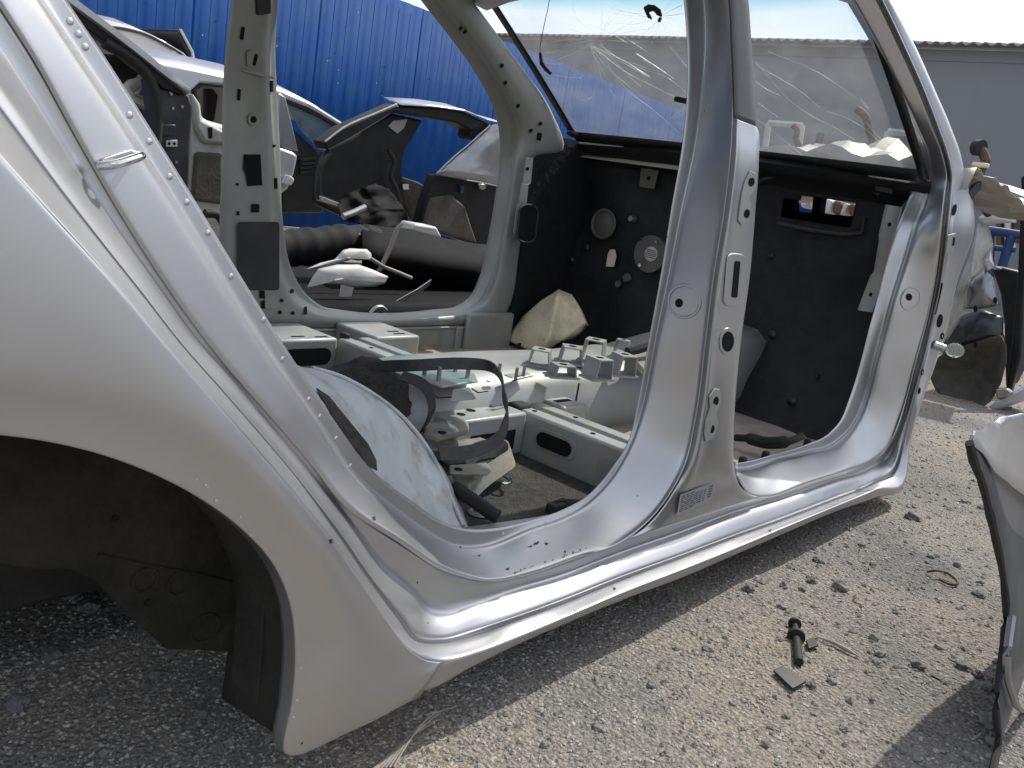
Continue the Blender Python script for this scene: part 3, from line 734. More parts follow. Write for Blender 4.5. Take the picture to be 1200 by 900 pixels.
# floor, tunnel, cross members
m = MB(); m.box((1.0, .13, .235), (1.47, 1.40, .262)); build(m, 'rear_floor', CARPET, CAR, 30, label='dark carpeted rear footwell floor')
m = MB(); m.box((1.60, .13, .238), (2.62, 1.40, .262)); build(m, 'front_floor', DUSTY, CAR, 30, label='dusty bare front floor')
m = MB(); m.prism([V((1.0, .44, .25)), V((.90, .44, .34)), V((.45, .44, .32)), V((.40, .44, .36)), V((-1.0, .44, .34)), V((-1.0, .44, .31)), V((.40, .44, .31)), V((1.0, .44, .23))], (0, .92, 0)); build(m, 'seat_pan', FLOORP, CAR, 30)
m = MB(); m.prism([V((-1.0, .06, .30)), V((-1.0, 1.44, .30)), V((-1.05, 1.42, .92)), V((-1.05, .10, .92))], (-.03, 0, 0)); build(m, 'tail_panel', SILVER, CAR, 30)
m = MB(); m.prism([V((.20, .43, .20)), V((1.02, .43, .20)), V((1.02, .43, .30)), V((.2, .43, .30))], (0, .05, 0)); build(m, 'chassis_rail', WELL, CAR, 30, bevel=.01)
m = MB(); m.box((2.41, 1.405, .25), (2.80, 1.425, 1.04)); build(m, 'far_kick_panel', BLACKM, CAR, 30)
m = MB(); m.prism([V((3.55, .55, .2)), V((3.55, 1.4, .2)), V((3.55, 1.4, .86)), V((3.55, .55, .86))], (.04, 0, 0)); build(m, 'radiator_panel', BLACKBODY, CAR, 30)
m = MB(); m.box((2.85, .62, .3), (3.4, 1.2, .84)); build(m, 'engine_block', BLACKBODY, CAR, 30, bevel=.05)
rows = []
for x, zt, hw in ((1.16, .36, .12), (1.24, .415, .15), (1.35, .425, .155), (1.6, .425, .155), (1.9, .42, .15), (2.2, .43, .15), (2.45, .46, .16), (2.70, .52, .19)):
    yc = .705
    pr = [(-hw - .012, .25), (-hw, .33), (-hw + .012, zt - .035), (-hw + .05, zt - .006), (-hw * .3, zt), (hw * .3, zt), (hw - .05, zt - .006), (hw - .012, zt - .035), (hw, .33), (hw + .012, .25)]
    rows.append([V((x, yc + a, z)) for a, z in pr])
m = MB(); m.open = True; m.grid(rows); ccw(m)
tun = build(m, 'transmission_tunnel', SIN, CAR, 55, solid=.002, label='silver grey transmission tunnel, dusty on top')
def xmember(y0, y1, name='cross_member'):
    m = MB()
    prof = [(1.478, .258), (1.484, .352), (1.490, .358), (1.525, .358), (1.530, .350), (1.552, .350), (1.557, .358), (1.592, .358), (1.598, .352), (1.604, .258)]
    m.prism([V((x, y0, z)) for x, z in prof], (0, y1 - y0, 0))
    return build(m, name, SIN, CAR, 30, bevel=.002)
xm = xmember(.14, .55); xf = xmember(.86, 1.215)
def slot(y, z, w_, h_, x, parent_, mt=HOLE, t=.003):
    m = MB(); q = h_ / 2; pl = []
    for sx, a0 in ((1, -90), (-1, 90)):
        for k in range(7):
            a = math.radians(a0 + 30 * k); pl.append(V((x, y + sx * (w_ / 2 - q) + q * math.cos(a), z + q * math.sin(a))))
    m.prism(pl, (-t, 0, 0)); return m
o = build(slot(.405, .313, .125, .052, 1.4815, xm), 'slot_rim', SIN, xm, 30, bevel=.0015)
build(slot(.405, .313, .10, .034, 1.4782, xm), 'slot_opening', HOLE, xm, 30)
build(slot(.22, .305, .13, .055, 1.4815, xm), 'pressed_oval', SIN, xm, 30, bevel=.0015)
build(slot(1.06, .308, .10, .045, 1.4815, xf), 'pressed_oval', SIN, xf, 30, bevel=.0015)
for (y, x) in ((.50, 1.51), (.33, 1.51), (.22, 1.575), (.43, 1.575)):
    m = MB(); m.disc(V((x, y, .3585)), (0, 0, 1), .006, .0008, 12); build(m, 'bolt_hole', HOLE, xm)
for (y, x) in ((1.1, 1.51), (.95, 1.575), (1.0, 1.51)):
    m = MB(); m.disc(V((x, y, .3585)), (0, 0, 1), .006, .0008, 12); build(m, 'bolt_hole', HOLE, xf)
m = MB(); m.box((1.475, .52, .345), (1.525, .56, .368)); build(m, 'rubber_plug', RUBBER, xm, 30, bevel=.008)
m = MB(); m.box((1.50, 1.205, .345), (1.52, 1.235, .372)); build(m, 'rubber_plug', RUBBER, xf, 30, bevel=.006)
# seat riser boxes
m = MB(); m.box((1.25, .49, .262), (1.474, .60, .361)); m2 = MB(); m2.box((1.607, .49, .262), (1.70, .60, .361))
b1 = build(m, 'seat_rail_mount', SIN, CAR, 30, bevel=.006); b2 = build(m2, 'seat_rail_mount', SIN, CAR, 30, bevel=.006)
for (x, y, r) in ((1.30, .53, .010), (1.345, .545, .011), (1.42, .56, .006), (1.28, .575, .005)):
    m = MB(); m.disc(V((x, y, .3612)), (0, 0, 1), r, .0008, 16); build(m, 'bolt_hole', HOLE, b1)
for (x, y) in ((1.655, .535), (1.66, .572)):
    m = MB(); m.box((x - .028, y - .008, .3612), (x + .028, y + .008, .3622)); build(m, 'rail_slot', HOLE, b2, 30, bevel=.002)
m = MB(); m.box((1.44, .478, .285), (1.46, .49, .335)); 
m = MB(); m.prism([V((x, .4895, z)) for x, z in ((1.27,.28),(1.44,.28),(1.44,.325),(1.30,.325))], (0, -.002, 0)); build(m, 'mount_opening', HOLE, b1, 30)
m = MB(); m.box((1.28, 1.20, .262), (1.474, 1.395, .362)); m2 = MB(); m2.box((1.607, 1.20, .262), (1.78, 1.395, .362))
b3 = build(m, 'seat_rail_mount', SIN, CAR, 30, bevel=.008); b4 = build(m2, 'seat_rail_mount', SIN, CAR, 30, bevel=.008)
m = MB(); pl = [V((1.375 + .055 * sx * 1 + .024 * math.cos(math.radians(a)) * 1, 1.1995, .312 + .024 * math.sin(math.radians(a)))) for sx, a in [(1, k) for k in range(-90, 91, 30)] + [(-1, k) for k in range(90, 271, 30)]]
m.prism(pl, (0, -.002, 0)); build(m, 'slot_opening', HOLE, b3, 30)
for (x, y) in ((1.72, 1.23), (1.72, 1.26), (1.36, 1.23), (1.43, 1.22)):
    m = MB(); m.box((x - .02, y - .005, .3622), (x + .02, y + .005, .363)); build(m, 'rail_slot', HOLE, b4 if x > 1.5 else b3, 30)
# studs and shifter brackets on the tunnel
def stud(px, py, z, h=.035, r=.0048):
    p = U(px, py, z=z); m = MB(); m.tube([p, p + V((0, 0, h))], r, 10); build(m, 'stud', STEEL, tun)
for (px, py) in ((497,441),(513,449),(533,438),(547,446)): stud(px, py, .428)
for (px, py) in ((584,440),(604,445),(613,441)): stud(px, py, .427, .028, .004)
m = MB(); m.prism([U(*p, z=.428) for p in [(487,444),(517,456),(560,449),(556,440),(525,436)]], (0, 0, .006)); build(m, 'stud_plate', SIN, tun, 30, bevel=.003)
m = MB(); m.prism([U(*p, z=.4265) for p in [(531,457),(550,455),(558,468),(528,471)]], (0, 0, .002)); build(m, 'pressed_step', SIN, tun, 30, bevel=.001)
m = MB(); m.prism([U(*p, z=.4272) for p in [(505,460),(512,467),(530,466),(530,465),(513,466),(506,459)]], (0, 0, .0008)); build(m, 'panel_seam', HOLE, tun, 30)
m = MB(); m.prism([U(*p, z=.4272) for p in [(552,456),(560,461),(572,459),(572,458),(561,460),(553,455)]], (0, 0, .0008)); build(m, 'panel_seam', HOLE, tun, 30)
for l, h_ in (([(590,440),(612,436),(622,439),(600,444)], .003),):
    m = MB(); m.prism([U(*p, z=.426) for p in l], (0, 0, h_)); build(m, 'pressed_step', SIN, tun, 30, bevel=.0015)
for l in ([(600,446),(625,440),(625,441),(600,447)],):
    m = MB(); m.prism([U(*p, z=.4275) for p in l], (0, 0, .0008)); build(m, 'panel_seam', HOLE, tun, 30)
for (px, py) in ((572,447),(640,441)):
    m = MB(); m.disc(U(px, py, z=.4275), (0, 0, 1), .005, .0008, 12); build(m, 'tunnel_hole', HOLE, tun)
m = MB(); m.box((1.715, .538, .27), (1.718, .5415, .40)); build(m, 'tunnel_seam', HOLE, tun, 0)
def sbracket(px, py, w_, d_, h_, rz, tilt=.0):
    p = U(px, py, z=.425); M_ = Matrix.Translation(p) @ Matrix.Rotation(rz - 1.3, 4, 'Z') @ Matrix.Rotation(tilt, 4, 'Y')
    m = MB(); t = .003; g = .22
    prof = [(-w_/2*(1+g), 0), (-w_/2, h_), (w_/2, h_), (w_/2*(1+g), 0), (w_/2*(1+g) - t, 0), (w_/2 - t, h_ - t), (-w_/2 + t, h_ - t), (-w_/2*(1+g) + t, 0)]
    m.prism([M_ @ V((a, -d_/2, z)) for a, z in prof], M_.to_3x3() @ V((0, d_, 0)))
    o = build(m, 'shifter_bracket', SIN, tun, 30)
    m = MB(); m.disc(M_ @ V((0, 0, h_)), M_.to_3x3() @ V((0, 0, 1)), min(w_, d_) * .22, .0008, 12); build(m, 'bolt_hole', HOLE, o)
    m = MB(); m.box((-w_*.8, -d_*.5, -.004), (w_*.8, d_*.5, .0015), M_); build(m, 'foot_flange', SIN, o)
sbracket(632,427,.045,.05,.040,.3); sbracket(668,424,.05,.055,.042,.5); sbracket(658,440,.05,.045,.028,.9); sbracket(694,423,.05,.055,.060,.2)
sbracket(699,442,.045,.055,.050,1.1); sbracket(728,438,.045,.055,.052,.9); sbracket(727,418,.035,.03,.05,.1)
m = MB(); m.tube([U(735,412,z=.47), U(748,408,z=.48), U(775,398,z=.50), U(800,396,z=.5)], [.012,.016,.02,.02], 8); build(m, 'cable_boot', RUBBER, tun)
m = MB(); m.prism([U(*p, z=.428) for p in [(738,425),(790,405),(800,430),(752,440)]], (0, 0, .02)); build(m, 'rusty_console_plate', TANP, tun, 30, bevel=.003)

# inner wheel house beside the rear seat
wh = [((230,330,.15),(300,395,.19),(350,430,.33),(365,432,.42),(368,440,.46)), ((275,390,.15),(330,430,.19),(378,440,.34),(400,443,.40),(402,450,.44)), ((330,460,.15),(380,470,.20),(420,458,.33),(440,465,.37),(442,474,.41)),
      ((385,530,.15),(425,530,.20),(455,492,.32),(478,498,.35),(484,506,.38)), ((430,580,.15),(455,572,.20),(485,545,.29),(506,540,.31),(516,548,.34)), ((480,615,.15),(490,606,.18),(505,590,.25),(524,585,.27),(538,590,.30)), ((520,640,.15),(520,632,.17),(520,622,.21),(535,618,.22),(550,618,.24))]
m = ccw(loft([[U(a, b, y=c) for a, b, c in r] for r in wh], [0, .4, .4, .3, 0], per=9, sub=7))
for p in m.v: p += V((-.2, -1, .3)) * (.010 * noise.noise(p * 9) + .005 * noise.noise(p * 22 + V((3, 0, 0))) + .002 * noise.noise(p * 60))
BW = bvh([m])
whp = build(m, 'wheel_house', SCUFF, CAR, 60, solid=.0015, label='pale scuffed inner wheel house beside the rear opening')
plate([[(370,455),(385,465),(405,490),(430,520),(440,540),(441,552),(430,545),(410,520),(390,490),(375,465)]], 'sound_pad', FELT, whp, .002, .0008, .0008, BW)
m = MB(); m.tube(hermite([U(a, b, y=c) for a, b, c in ((366,431,.41),(402,442,.41),(441,464,.38),(480,497,.36),(510,539,.32),(529,584,.28),(543,616,.23))], 5), .0035, 8); build(m, 'flange_seam', SCUFF, whp)
m = MB(); p = U(562, 601, z=.265); m.disc(p, (0, 0, 1), .022, .004, 20, .018); m.disc(p + V((0, 0, .004)), (0, 0, 1), .012, .003, 16); build(m, 'floor_plug', SIN, CAR)
m = MB(); m.prism([V((1.02, .135, .264)), V((1.34, .135, .264)), V((1.36, .20, .264)), V((1.20, .21, .264)), V((1.04, .24, .264))], (0, 0, .006)); build(m, 'floor_edge', FLOORP, CAR, 30, bevel=.003)

# firewall with toe board, cowl and openings
fw = []
ys_ = [.10, .22, .32, .36, .60, .66, .80, 1.0, 1.2, 1.34, 1.42]
for (x, z) in ((2.50, .245), (2.58, .30), (2.70, .46), (2.74, .62), (2.74, .80), (2.74, .885), (2.735, .955), (2.73, .967), (2.70, .99), (2.655, 1.01), (2.63, 1.03), (2.66, 1.045), (2.80, 1.03)):
    fw.append([V((x + .03 * math.sin(y * 9 + z * 7) * (.3 if z < .9 else 0), y, z + (.012 * math.sin(PI * (y - .1) / 1.3) if z > .95 else 0))) for y in ys_])
fd = []
for i in range(len(fw) - 1):
    for k in range(4):
        ra, rb = fw[i], fw[i + 1]; row = []
        for j in range(len(ys_) - 1):
            for q in range(4):
                a_ = ra[j].lerp(ra[j + 1], q / 4); b_ = rb[j].lerp(rb[j + 1], q / 4); row.append(a_.lerp(b_, k / 4))
        row.append(ra[-1].lerp(rb[-1], k / 4)); fd.append(row)
fd.append([fw[-1][j].lerp(fw[-1][j + 1], q / 4) for j in range(len(ys_) - 1) for q in range(4)] + [fw[-1][-1]])
for row in fd:
    for p in row:
        if p.z < .98:
            e_ = noise.noise(V((p.y * 6, p.z * 6, 4))); p.x += .018 * e_ + .012 * math.copysign(min(1, abs(noise.noise(V((p.y * 3.2, p.z * 4.1, 9)))) * 5), noise.noise(V((p.y * 3.2, p.z * 4.1, 9)))) + .004 * noise.noise(V((p.y * 25, p.z * 25, 1)))
m = MB(); m.open = True; m.grid(fd)
n = len(ys_)
def gone(f):
    c = sum((m.v[i] for i in f), V()) / 4
    return .36 < c.y < .60 and .885 < c.z < .955
m.f = [f for f in m.f if not gone(f)]
ccw(m); FWB = bvh([m])
fwo = build(m, 'firewall', BLACKM, CAR, 50, solid=.006, off=1, label='black insulated firewall below the windscreen')
def fwhit(px, py):
    r = FWB.ray_cast(CAM, RAY(px, py)); return r[0] + V((-.016, 0, 0)) if r[0] else None
NX = V((-1, 0, 0))
def fdisc(px, py, r, t, name, mt, parent=None, r2=None, lift=.0):
    c = fwhit(px, py)
    if c is None: return None
    m = MB(); m.disc(c + NX * lift, NX, r, t, 24, r2); return build(m, name, mt, parent or fwo, 40)
GLINE = mat('dull_grey_pipe', (0.12, 0.115, 0.10), 0.6, .2, .2, 20)
c = fwhit(712, 263); m = MB(); m.ringt(c + NX * .012, NX, .052, .006); a = build(m, 'duct_ring', GLINE, fwo); m = MB(); m.disc(c + NX * .006, NX, .050, .004, 28, .045); build(m, 'duct_cap', GLINE, a)
fdisc(745, 257, .016, .02, 'stud_knob', STEEL, None, .010)
a = fdisc(766, 298, .068, .012, 'booster_plate', GLINE)
c = fwhit(768, 298); m = MB(); m.disc(c + NX * .0125, NX, .027, .002, 20); lab = build(m, 'round_label', WHITEP, a)
for k in range(5):
    m = MB(); zz = .013 - k * .0065; ww = math.sqrt(max(.0001, .024 ** 2 - zz ** 2)); m.box((c.x - .0153, c.y - ww, c.z + zz - .0015), (c.x - .0148, c.y + ww, c.z + zz + .0015)); build(m, 'label_line', INK, lab, 0)
for (dx, dy) in ((-9,-17),(8,-14),(-11,13)): fdisc(766 + dx, 298 + dy, .006, .004, 'plate_stud', CHROME, a, None, .012)
c = fwhit(722, 303); m = MB(); m.prism([c + V((-.01, a_, z_)) for a_, z_ in ((.016,-.035),(-.018,-.03),(-.02,.01),(-.008,.035),(.012,.03),(.018,.012))], (-.01, 0, 0)); build(m, 'torn_foam_bit', FOAM, fwo, 30, bevel=.003)
fdisc(738, 326, .018, .01, 'grommet', GLINE, None, .014); fdisc(728, 333, .012, .008, 'grommet', GLINE)
c = fwhit(766, 210); m = MB(); m.prism([c + V((-.012, a_, z_)) for a_, z_ in ((.045,.045),(-.035,.045),(-.03,-.035),(.035,-.035))], (-.004, 0, 0)); a = build(m, 'cowl_bracket', GLINE, fwo, 30, bevel=.002)
m = MB(); m.disc(c + V((-.0165, 0, .0)), NX, .008, .001, 12); build(m, 'bolt_hole', HOLE, a)
m = MB(); m.box((c.x - .06, c.y - .22, c.z + .05), (c.x - .008, c.y + .12, c.z + .062)); build(m, 'cowl_flange', BLACKP, fwo, 30, bevel=.004)
for (px, py) in ((640,280),(655,250),(672,305),(650,325),(690,290),(905,300),(907,392),(930,470),(960,440),(648,225),(664,240)): fdisc(px, py, random.uniform(.008, .016), .006, 'insulation_plug', BLACKP, None, .006)
# side duct opening on the far kick panel
m = MB(); rr_ = [UF(x, y, 1.33) for x, y in rrect(618, 262, 22, 44, 6, .4)]; m.prism(rr_, (.002, .004, 0)); dk = build(m, 'kick_opening', HOLE, CAR, 30)
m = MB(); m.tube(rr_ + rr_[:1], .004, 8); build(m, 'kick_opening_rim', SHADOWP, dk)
# instrument recess: hood lip above and tray below the opening
lip = hermite([U(x, y, x=2.69) for x, y in ((874,220),(890,212),(915,205),(945,204),(985,210),(1015,219),(1032,228))], 4)
m = MB(); m.tube(lip, .010, 8); build(m, 'instrument_lip', BLACKP, fwo)
m = MB(); m.tube([U(x, y, x=2.70) for x, y in ((912,262),(950,270),(990,275),(1010,273),(1014,255))], .008, 8); build(m, 'recess_rim', BLACKP, fwo)
m = MB(); m.box((2.74, .22, .80), (3.05, .64, .862)); build(m, 'scuttle_tray', WELL, CAR, 30, bevel=.02)
m = MB(); m.prism([U(x, y, x=2.655) for x, y in ((1024,212),(1046,216),(1047,228),(1026,224))], (-.008, 0, 0)); build(m, 'vent_socket', BLACKP, fwo, 30, bevel=.004)
for l in ([(900,212),(1020,218),(1020,238),(975,233),(925,227),(900,230)], [(900,222),(929,226),(932,262),(900,262)], [(953,229),(963,231),(960,252),(951,252)], [(900,245),(1020,255),(1020,300),(900,300)], [(1006,230),(1022,232),(1022,265),(1005,262)]):
    m = MB(); m.prism([U(a, b, x=3.25) for a, b in l], (.05, 0, 0)); build(m, 'bay_dark_filler', MATTE, CAR, 30)  # added black filler plates that darken the bay behind the slot
# harness lying at the toe board
m = MB(); m.tube(hermite([U(x, y, z=zz) for x, y, zz in ((862,513,.29),(878,514,.30),(893,518,.30),(905,519,.31),(925,517,.33),(940,511,.34))], 4), [.010] * 4 + [.016] * 12 + [.010] * 5, 8); hr = build(m, 'wiring_harness', RUBBER, CAR)
for (x, y) in ((946, 519), (897, 534), (975, 508), (870, 541)):
    h_, n_ = hit(x, y)
    m = MB(); p = U(x, y, y=.165); m.box(p - V((.010, .008, .012)), p + V((.010, .008, .012))); build(m, 'harness_clip', RUBBER, hr, 30, bevel=.004)

# windscreen
def ws(u, v):                                  # u across 0..1, v up 0..1
    y = .135 + u * 1.30; bow = .10 * math.sin(PI * u)
    x = 2.57 + bow - v * (.62 + bow * .35); z = 1.058 + v * .355 - .03 * (v - .5) ** 2 + .012 * math.sin(PI * u)
    ins = .05 * v; y = .125 + ins + u * (1.25 - 2 * ins)
    return V((x, y, z))
m = MB(); m.open = True
m.grid([[ws(u / 24, v / 12) for u in range(25)] for v in range(13)])
BG = bvh([m]); m.open = False
wsc = build(m, 'windscreen', WGLASS, CAR, 80, label='cracked dusty windscreen glass with teal shade band')
def wsh(px, py):
    r = BG.ray_cast(CAM, RAY(px, py)); return r[0]
m = MB(); m.open = True
rows = [[ws(u / 24, v) + V((-.003, 0, -.002)) for u in range(25)] for v in (-.03, .0, .045)]
m.grid(rows); build(m, 'glass_border', BLACKP, wsc, 60, solid=.002)
for uu in (0, 1):
    m = MB(); m.open = True
    m.grid([[ws(uu + (.022 if uu == 0 else -.022) * k - (.01 if uu == 0 else -.01), v / 12) + V((-.004, 0, -.004)) for k in range(2)] for v in range(13)]); build(m, 'glass_border', BLACKP, wsc, 60, solid=.003)
cr = [[(690,50),(702,62),(715,80),(735,105),(765,128),(798,157)], [(695,52),(712,68),(735,85),(760,98),(790,113)], [(703,52),(725,68),(752,80),(785,92),(803,108)], [(688,50),(697,68),(705,92)],
      [(783,52),(793,65),(806,78)], [(786,52),(797,68),(806,82)], [(885,72),(905,95),(920,112),(950,135),(980,150),(1003,165)], [(893,80),(920,95),(945,112),(960,125)], [(885,95),(900,105),(915,112)],
      [(888,120),(905,132),(912,137)], [(968,130),(990,137),(1010,148),(1030,165)], [(888,140),(920,165),(950,190)], [(1008,115),(1018,128)], [(1015,142),(1025,155),(1036,167)], [(900,60),(960,85),(1010,120),(1018,126)],
      [(745,62),(770,78),(790,92)], [(755,70),(768,77),(780,85)], [(715,105),(720,113)], [(650,88),(662,90),(682,91)], [(640,73),(650,75),(660,74)], [(640,61),(650,61),(656,58)], [(680,117),(688,116),(694,113)],
      [(715,8),(735,14),(762,16)], [(720,15),(740,18),(762,19)], [(800,5),(785,12),(778,18)], [(778,24),(790,30),(803,38)], [(776,25),(780,35),(783,48)], [(768,2),(772,10),(774,18)], [(672,2),(673,15)], [(770,25),(760,34),(752,40)],
      [(720,26),(740,28),(765,22)], [(700,30),(735,45),(760,62)], [(690,28),(715,38),(735,50)]]
for (ox, oy, n_, rmax) in ((702, 46, 16, 62), (772, 20, 16, 42), (690, 52, 8, 90)):
    for k in range(n_):
        a = random.uniform(0, 6.28) if n_ > 10 else random.uniform(.3, 1.3); r0 = random.uniform(3, 10); r1 = random.uniform(.35, 1) * rmax; bend = random.uniform(-.25, .25)
        cr.append([(ox + r * math.cos(a + bend * r / rmax), max(2, oy + r * math.sin(a + bend * r / rmax) * .8)) for r in (r0, (r0 + r1) / 2, r1)])
for pl in cr:
    P = [wsh(*p) for p in pl]
    if any(p is None for p in P): continue
    P = [p + V((random.uniform(-.0006, .0006), random.uniform(-.0008, .0008), -.0012)) for p in hermite(P, 3)]
    m = MB(); m.tube(P, [max(.00015, random.uniform(.1, .55) * .0008) for _ in P], 5); build(m, 'crack', CRACK, wsc)
P = wsh(764, 13)
if P:
    m = MB(); pl = [(755,6),(760,3),(768,4),(775,9),(777,16),(771,14),(767,9),(762,10),(762,14),(765,19),(760,17)]
    pts = [wsh(*q) for q in pl]
    if all(pts): m.prism([q + V((-.001, 0, -.004)) for q in pts], (0, 0, -.006)); build(m, 'mirror_mount', BLACKP, wsc, 30, bevel=.001)
    m = MB(); q = wsh(774, 21)
    if q: m.tube([q, q + V((-.004, 0, -.01))], .005, 8); build(m, 'mirror_stub', BLACKP, wsc)
q = wsh(674, 157)
m = MB(); m.disc(q + V((-.01, 0, .0)), (-.35, 0, -1), .026, .006, 20); a = build(m, 'sensor_mount', BLACKP, wsc); m = MB(); m.ringt(q + V((-.012, 0, -.005)), (-.35, 0, -1), .014, .002); build(m, 'sensor_ring', GLINE, a)
# wire hanging inside the windscreen
m = MB(); xw = 1.95
m.tube(hermite([U(x, y, x=xw) for x, y in ((646,-12),(642,10),(636,38),(633,62),(634,66))], 4), .0011, 6); wr = build(m, 'hanging_wire', RUBBER, CAR)
m = MB(); m.tube([U(x, y, x=xw) for x, y in ((633,62),(635,74),(640,81),(645,86))], [.004, .007, .006, .005], 8); build(m, 'wire_plug', RUBBER, wr)
m = MB(); p = US(800, 118, .17); m.tube([US(792, 116, .20), US(806, 119, .17)], .005, 8); build(m, 'coat_peg', RUBBER, CAR)

# roof and rear, above and behind the view
rows = []
for x, zc in ((2.0, 1.432), (1.6, 1.46), (1.1, 1.485), (.4, 1.48), (-.1, 1.44), (-.5, 1.37)):
    rows.append([V((x + .03 * math.sin(PI * u), .15 + u * 1.20, zc - .055 * (2 * u - 1) ** 4)) for u in [k / 14 for k in range(15)]])
m = MB(); m.grid(rows); m.open = True; build(m, 'roof', SILVER, CAR, 60, solid=.03, off=-1)
for s_ in (0, 1):
    pts = hermite([V((2.02, .175, 1.40)), V((1.6, .165, 1.43)), V((1.1, .155, 1.45)), V((.4, .155, 1.445)), V((-.1, .165, 1.40)), V((-.5, .175, 1.32))], 4)
    if s_: pts = [V((p.x, 1.50 - p.y, p.z)) for p in pts]
    m = MB(); m.tube(pts, .032, 8); build(m, 'roof_rail', SILVER, CAR)
m = MB(); m.prism([V((-.55, 1.30, 1.30)), V((-.1, 1.30, 1.35)), V((.50, 1.42, .80)), V((.62, 1.46, .45)), V((.60, 1.46, .20)), V((-.9, 1.47, .20)), V((-1.0, 1.45, .95))], (0, .02, 0)); build(m, 'far_quarter', SIN, CAR, 30)
m = MB(); m.prism([V((-.06, .14, .24)), V((-.06, 1.42, .24)), V((-.14, 1.40, .86)), V((-.14, .16, .86))], (-.02, 0, 0)); build(m, 'rear_bulkhead', SIN, CAR, 30)

# crumpled bonnet in front of the windscreen
rows = []
for i in range(25):
    x = 2.66 + i * .042; r = []
    for j in range(41):
        y = .04 + j * .036
        z = 1.075 - .06 * (i / 24) ** 2 + .06 * math.exp(-((y - .42) / .30) ** 2) * math.exp(-((x - 3.0) / .30) ** 2)
        q = noise.voronoi(V((x * 6.5, y * 6.0, 1.7)))[0]
        z += .10 * (q[1] - q[0]) * math.exp(-((y - .40) / .40) ** 2) - .02 * max(0, y - .8) + .012 * noise.noise(V((x * 7, y * 7, 0)))
        if i == 0: z = min(z, 1.035)
        if y > .75: z -= .05 * min(1, (y - .75) / .2)
        r.append(V((x, y, z)))
    rows.append(r)
m = MB(); m.open = True; m.grid(rows); ccw(m)
build(m, 'crumpled_bonnet', BONNET, CAR, 14, solid=.002, label='pale crumpled bonnet beyond the windscreen')
# front fender stub at the pillar
m = MB(); m.prism([U(*p, y=.05) for p in [(1136,225),(1143,216),(1151,212),(1150,222),(1144,228),(1138,238)]], (.02, .015, 0)); build(m, 'torn_seal', RUBBER, CAR, 30, bevel=.002)

# ------------------------------------------------------------------ loose things inside the car
def pts(l, **k): return [U(a, b, **k) for a, b in l]
# foam pad leaning on the toe board
fo0 = [(597,400),(600,388),(613,370),(634,352),(655,339),(670,345),(678,358),(686,378),(660,398),(641,411),(615,408)]
fo = [(p.x, p.y) for p in [V((*lp(fo0[i], fo0[(i + 1) % len(fo0)], k / 4), 0)) for i in range(len(fo0)) for k in range(4)]]
cx, cy = 645, 378
rows = []
for k in range(17):
    t = k / 16; r = []
    for j in range(88):
        u = j / 88 * len(fo); a = fo[int(u) % len(fo)]; b = fo[(int(u) + 1) % len(fo)]; q = lp(a, b, u - int(u))
        p = lp((cx, cy), q, t)
        ridge = math.exp(-((p[0] - (655 - (p[1] - 340) * .22)) / 8) ** 2)
        x = 2.44 - .012 * (1 - t ** 2) - .05 * ridge * (1 - t ** 8) + .006 * noise.noise(V((p[0] * .08, p[1] * .08, 0)))
        x -= (p[1] - 378) * .0016
        r.append(U(*p, x=x))
    rows.append(r)
m = MB(); m.open = True; m.grid(rows, closed=True); ccw(m)
o = build(m, 'foam_pad', FOAM, None, 60, solid=.03); tag(o, 'yellowed foam pad leaning against the black firewall', 'foam pad')
m = MB(); p = U(609, 405, x=2.40); m.disc(p, (-1, -.4, .2), .010, .006, 12); build(m, 'fixing_clip', RUBBER, o)
# felt lump
rows = []
for i in range(13):
    a = PI / 2 * i / 12; r = []
    for j in range(26):
        b = 2 * PI * j / 26; q = V((1.21 + .12 * math.sin(a) * math.cos(b), .72 + .15 * math.sin(a) * math.sin(b), .262 + .165 * math.cos(a) ** .6))
        q += V((0, 0, 1)) * (.018 * noise.noise(q * 14) + .010 * noise.noise(q * 40)); r.append(q)
    rows.append(r)
m = MB(); m.grid(rows, closed=True); tag(build(m, 'carpet_piece', FELT, None, 60), 'dark grey felt carpet lump beside the tunnel', 'carpet')
# long black belt standing on edge over the tunnel
P = hermite([U(a, b, z=c) for a, b, c in ((372,440,.395),(405,436,.405),(445,430,.43),(490,428,.455),(540,426,.468),(570,428,.47),(586,440,.468),(590,462,.45),(594,492,.425),(586,512,.40),(566,525,.385),(540,531,.38),(515,531,.385))], 5)
m = MB(); m.ribbon(P, [V((.006 * math.sin(i * .4), .008, .024)) for i in range(len(P))], .003); tag(build(m, 'seat_belt', STRAPB, None, 60), 'long black belt looped over the silver tunnel', 'belt')
P = hermite([U(a, b, z=c) for a, b, c in ((512,470,.46),(520,480,.44),(522,490,.42),(513,500,.37),(500,508,.35))], 4)
P = hermite([U(a, b, z=c) for a, b, c in ((470,440,.45),(490,447,.45),(504,462,.44),(506,480,.42),(500,496,.38),(494,506,.35))], 4)
m = MB(); m.ribbon(P, [V((.016, .0, .016))] * len(P), .003); tag(build(m, 'seat_belt', STRAPB, None, 60), 'short dark strap wrapped round the felt lump', 'belt')
P = hermite([U(a, b, z=c) for a, b, c in ((549,578,.28),(565,562,.30),(588,545,.315),(600,534,.32),(596,526,.325),(580,524,.32),(560,528,.31),(545,540,.29))], 4)
m = MB(); m.ribbon(P, [V((-.012, .012, .034))] * len(P), .003); tag(build(m, 'seat_belt', STRAPT, None, 60), 'beige belt loop lying on the rear carpet', 'belt')
m = MB(); m.prism(pts([(494,505),(540,498),(548,503),(549,510),(512,519),(496,516)], z=.345), (0, 0, .016)); o = tag(build(m, 'trim_strip', TANP, None, 30, bevel=.004), 'tan trim strip with a hole under the belt', 'trim')
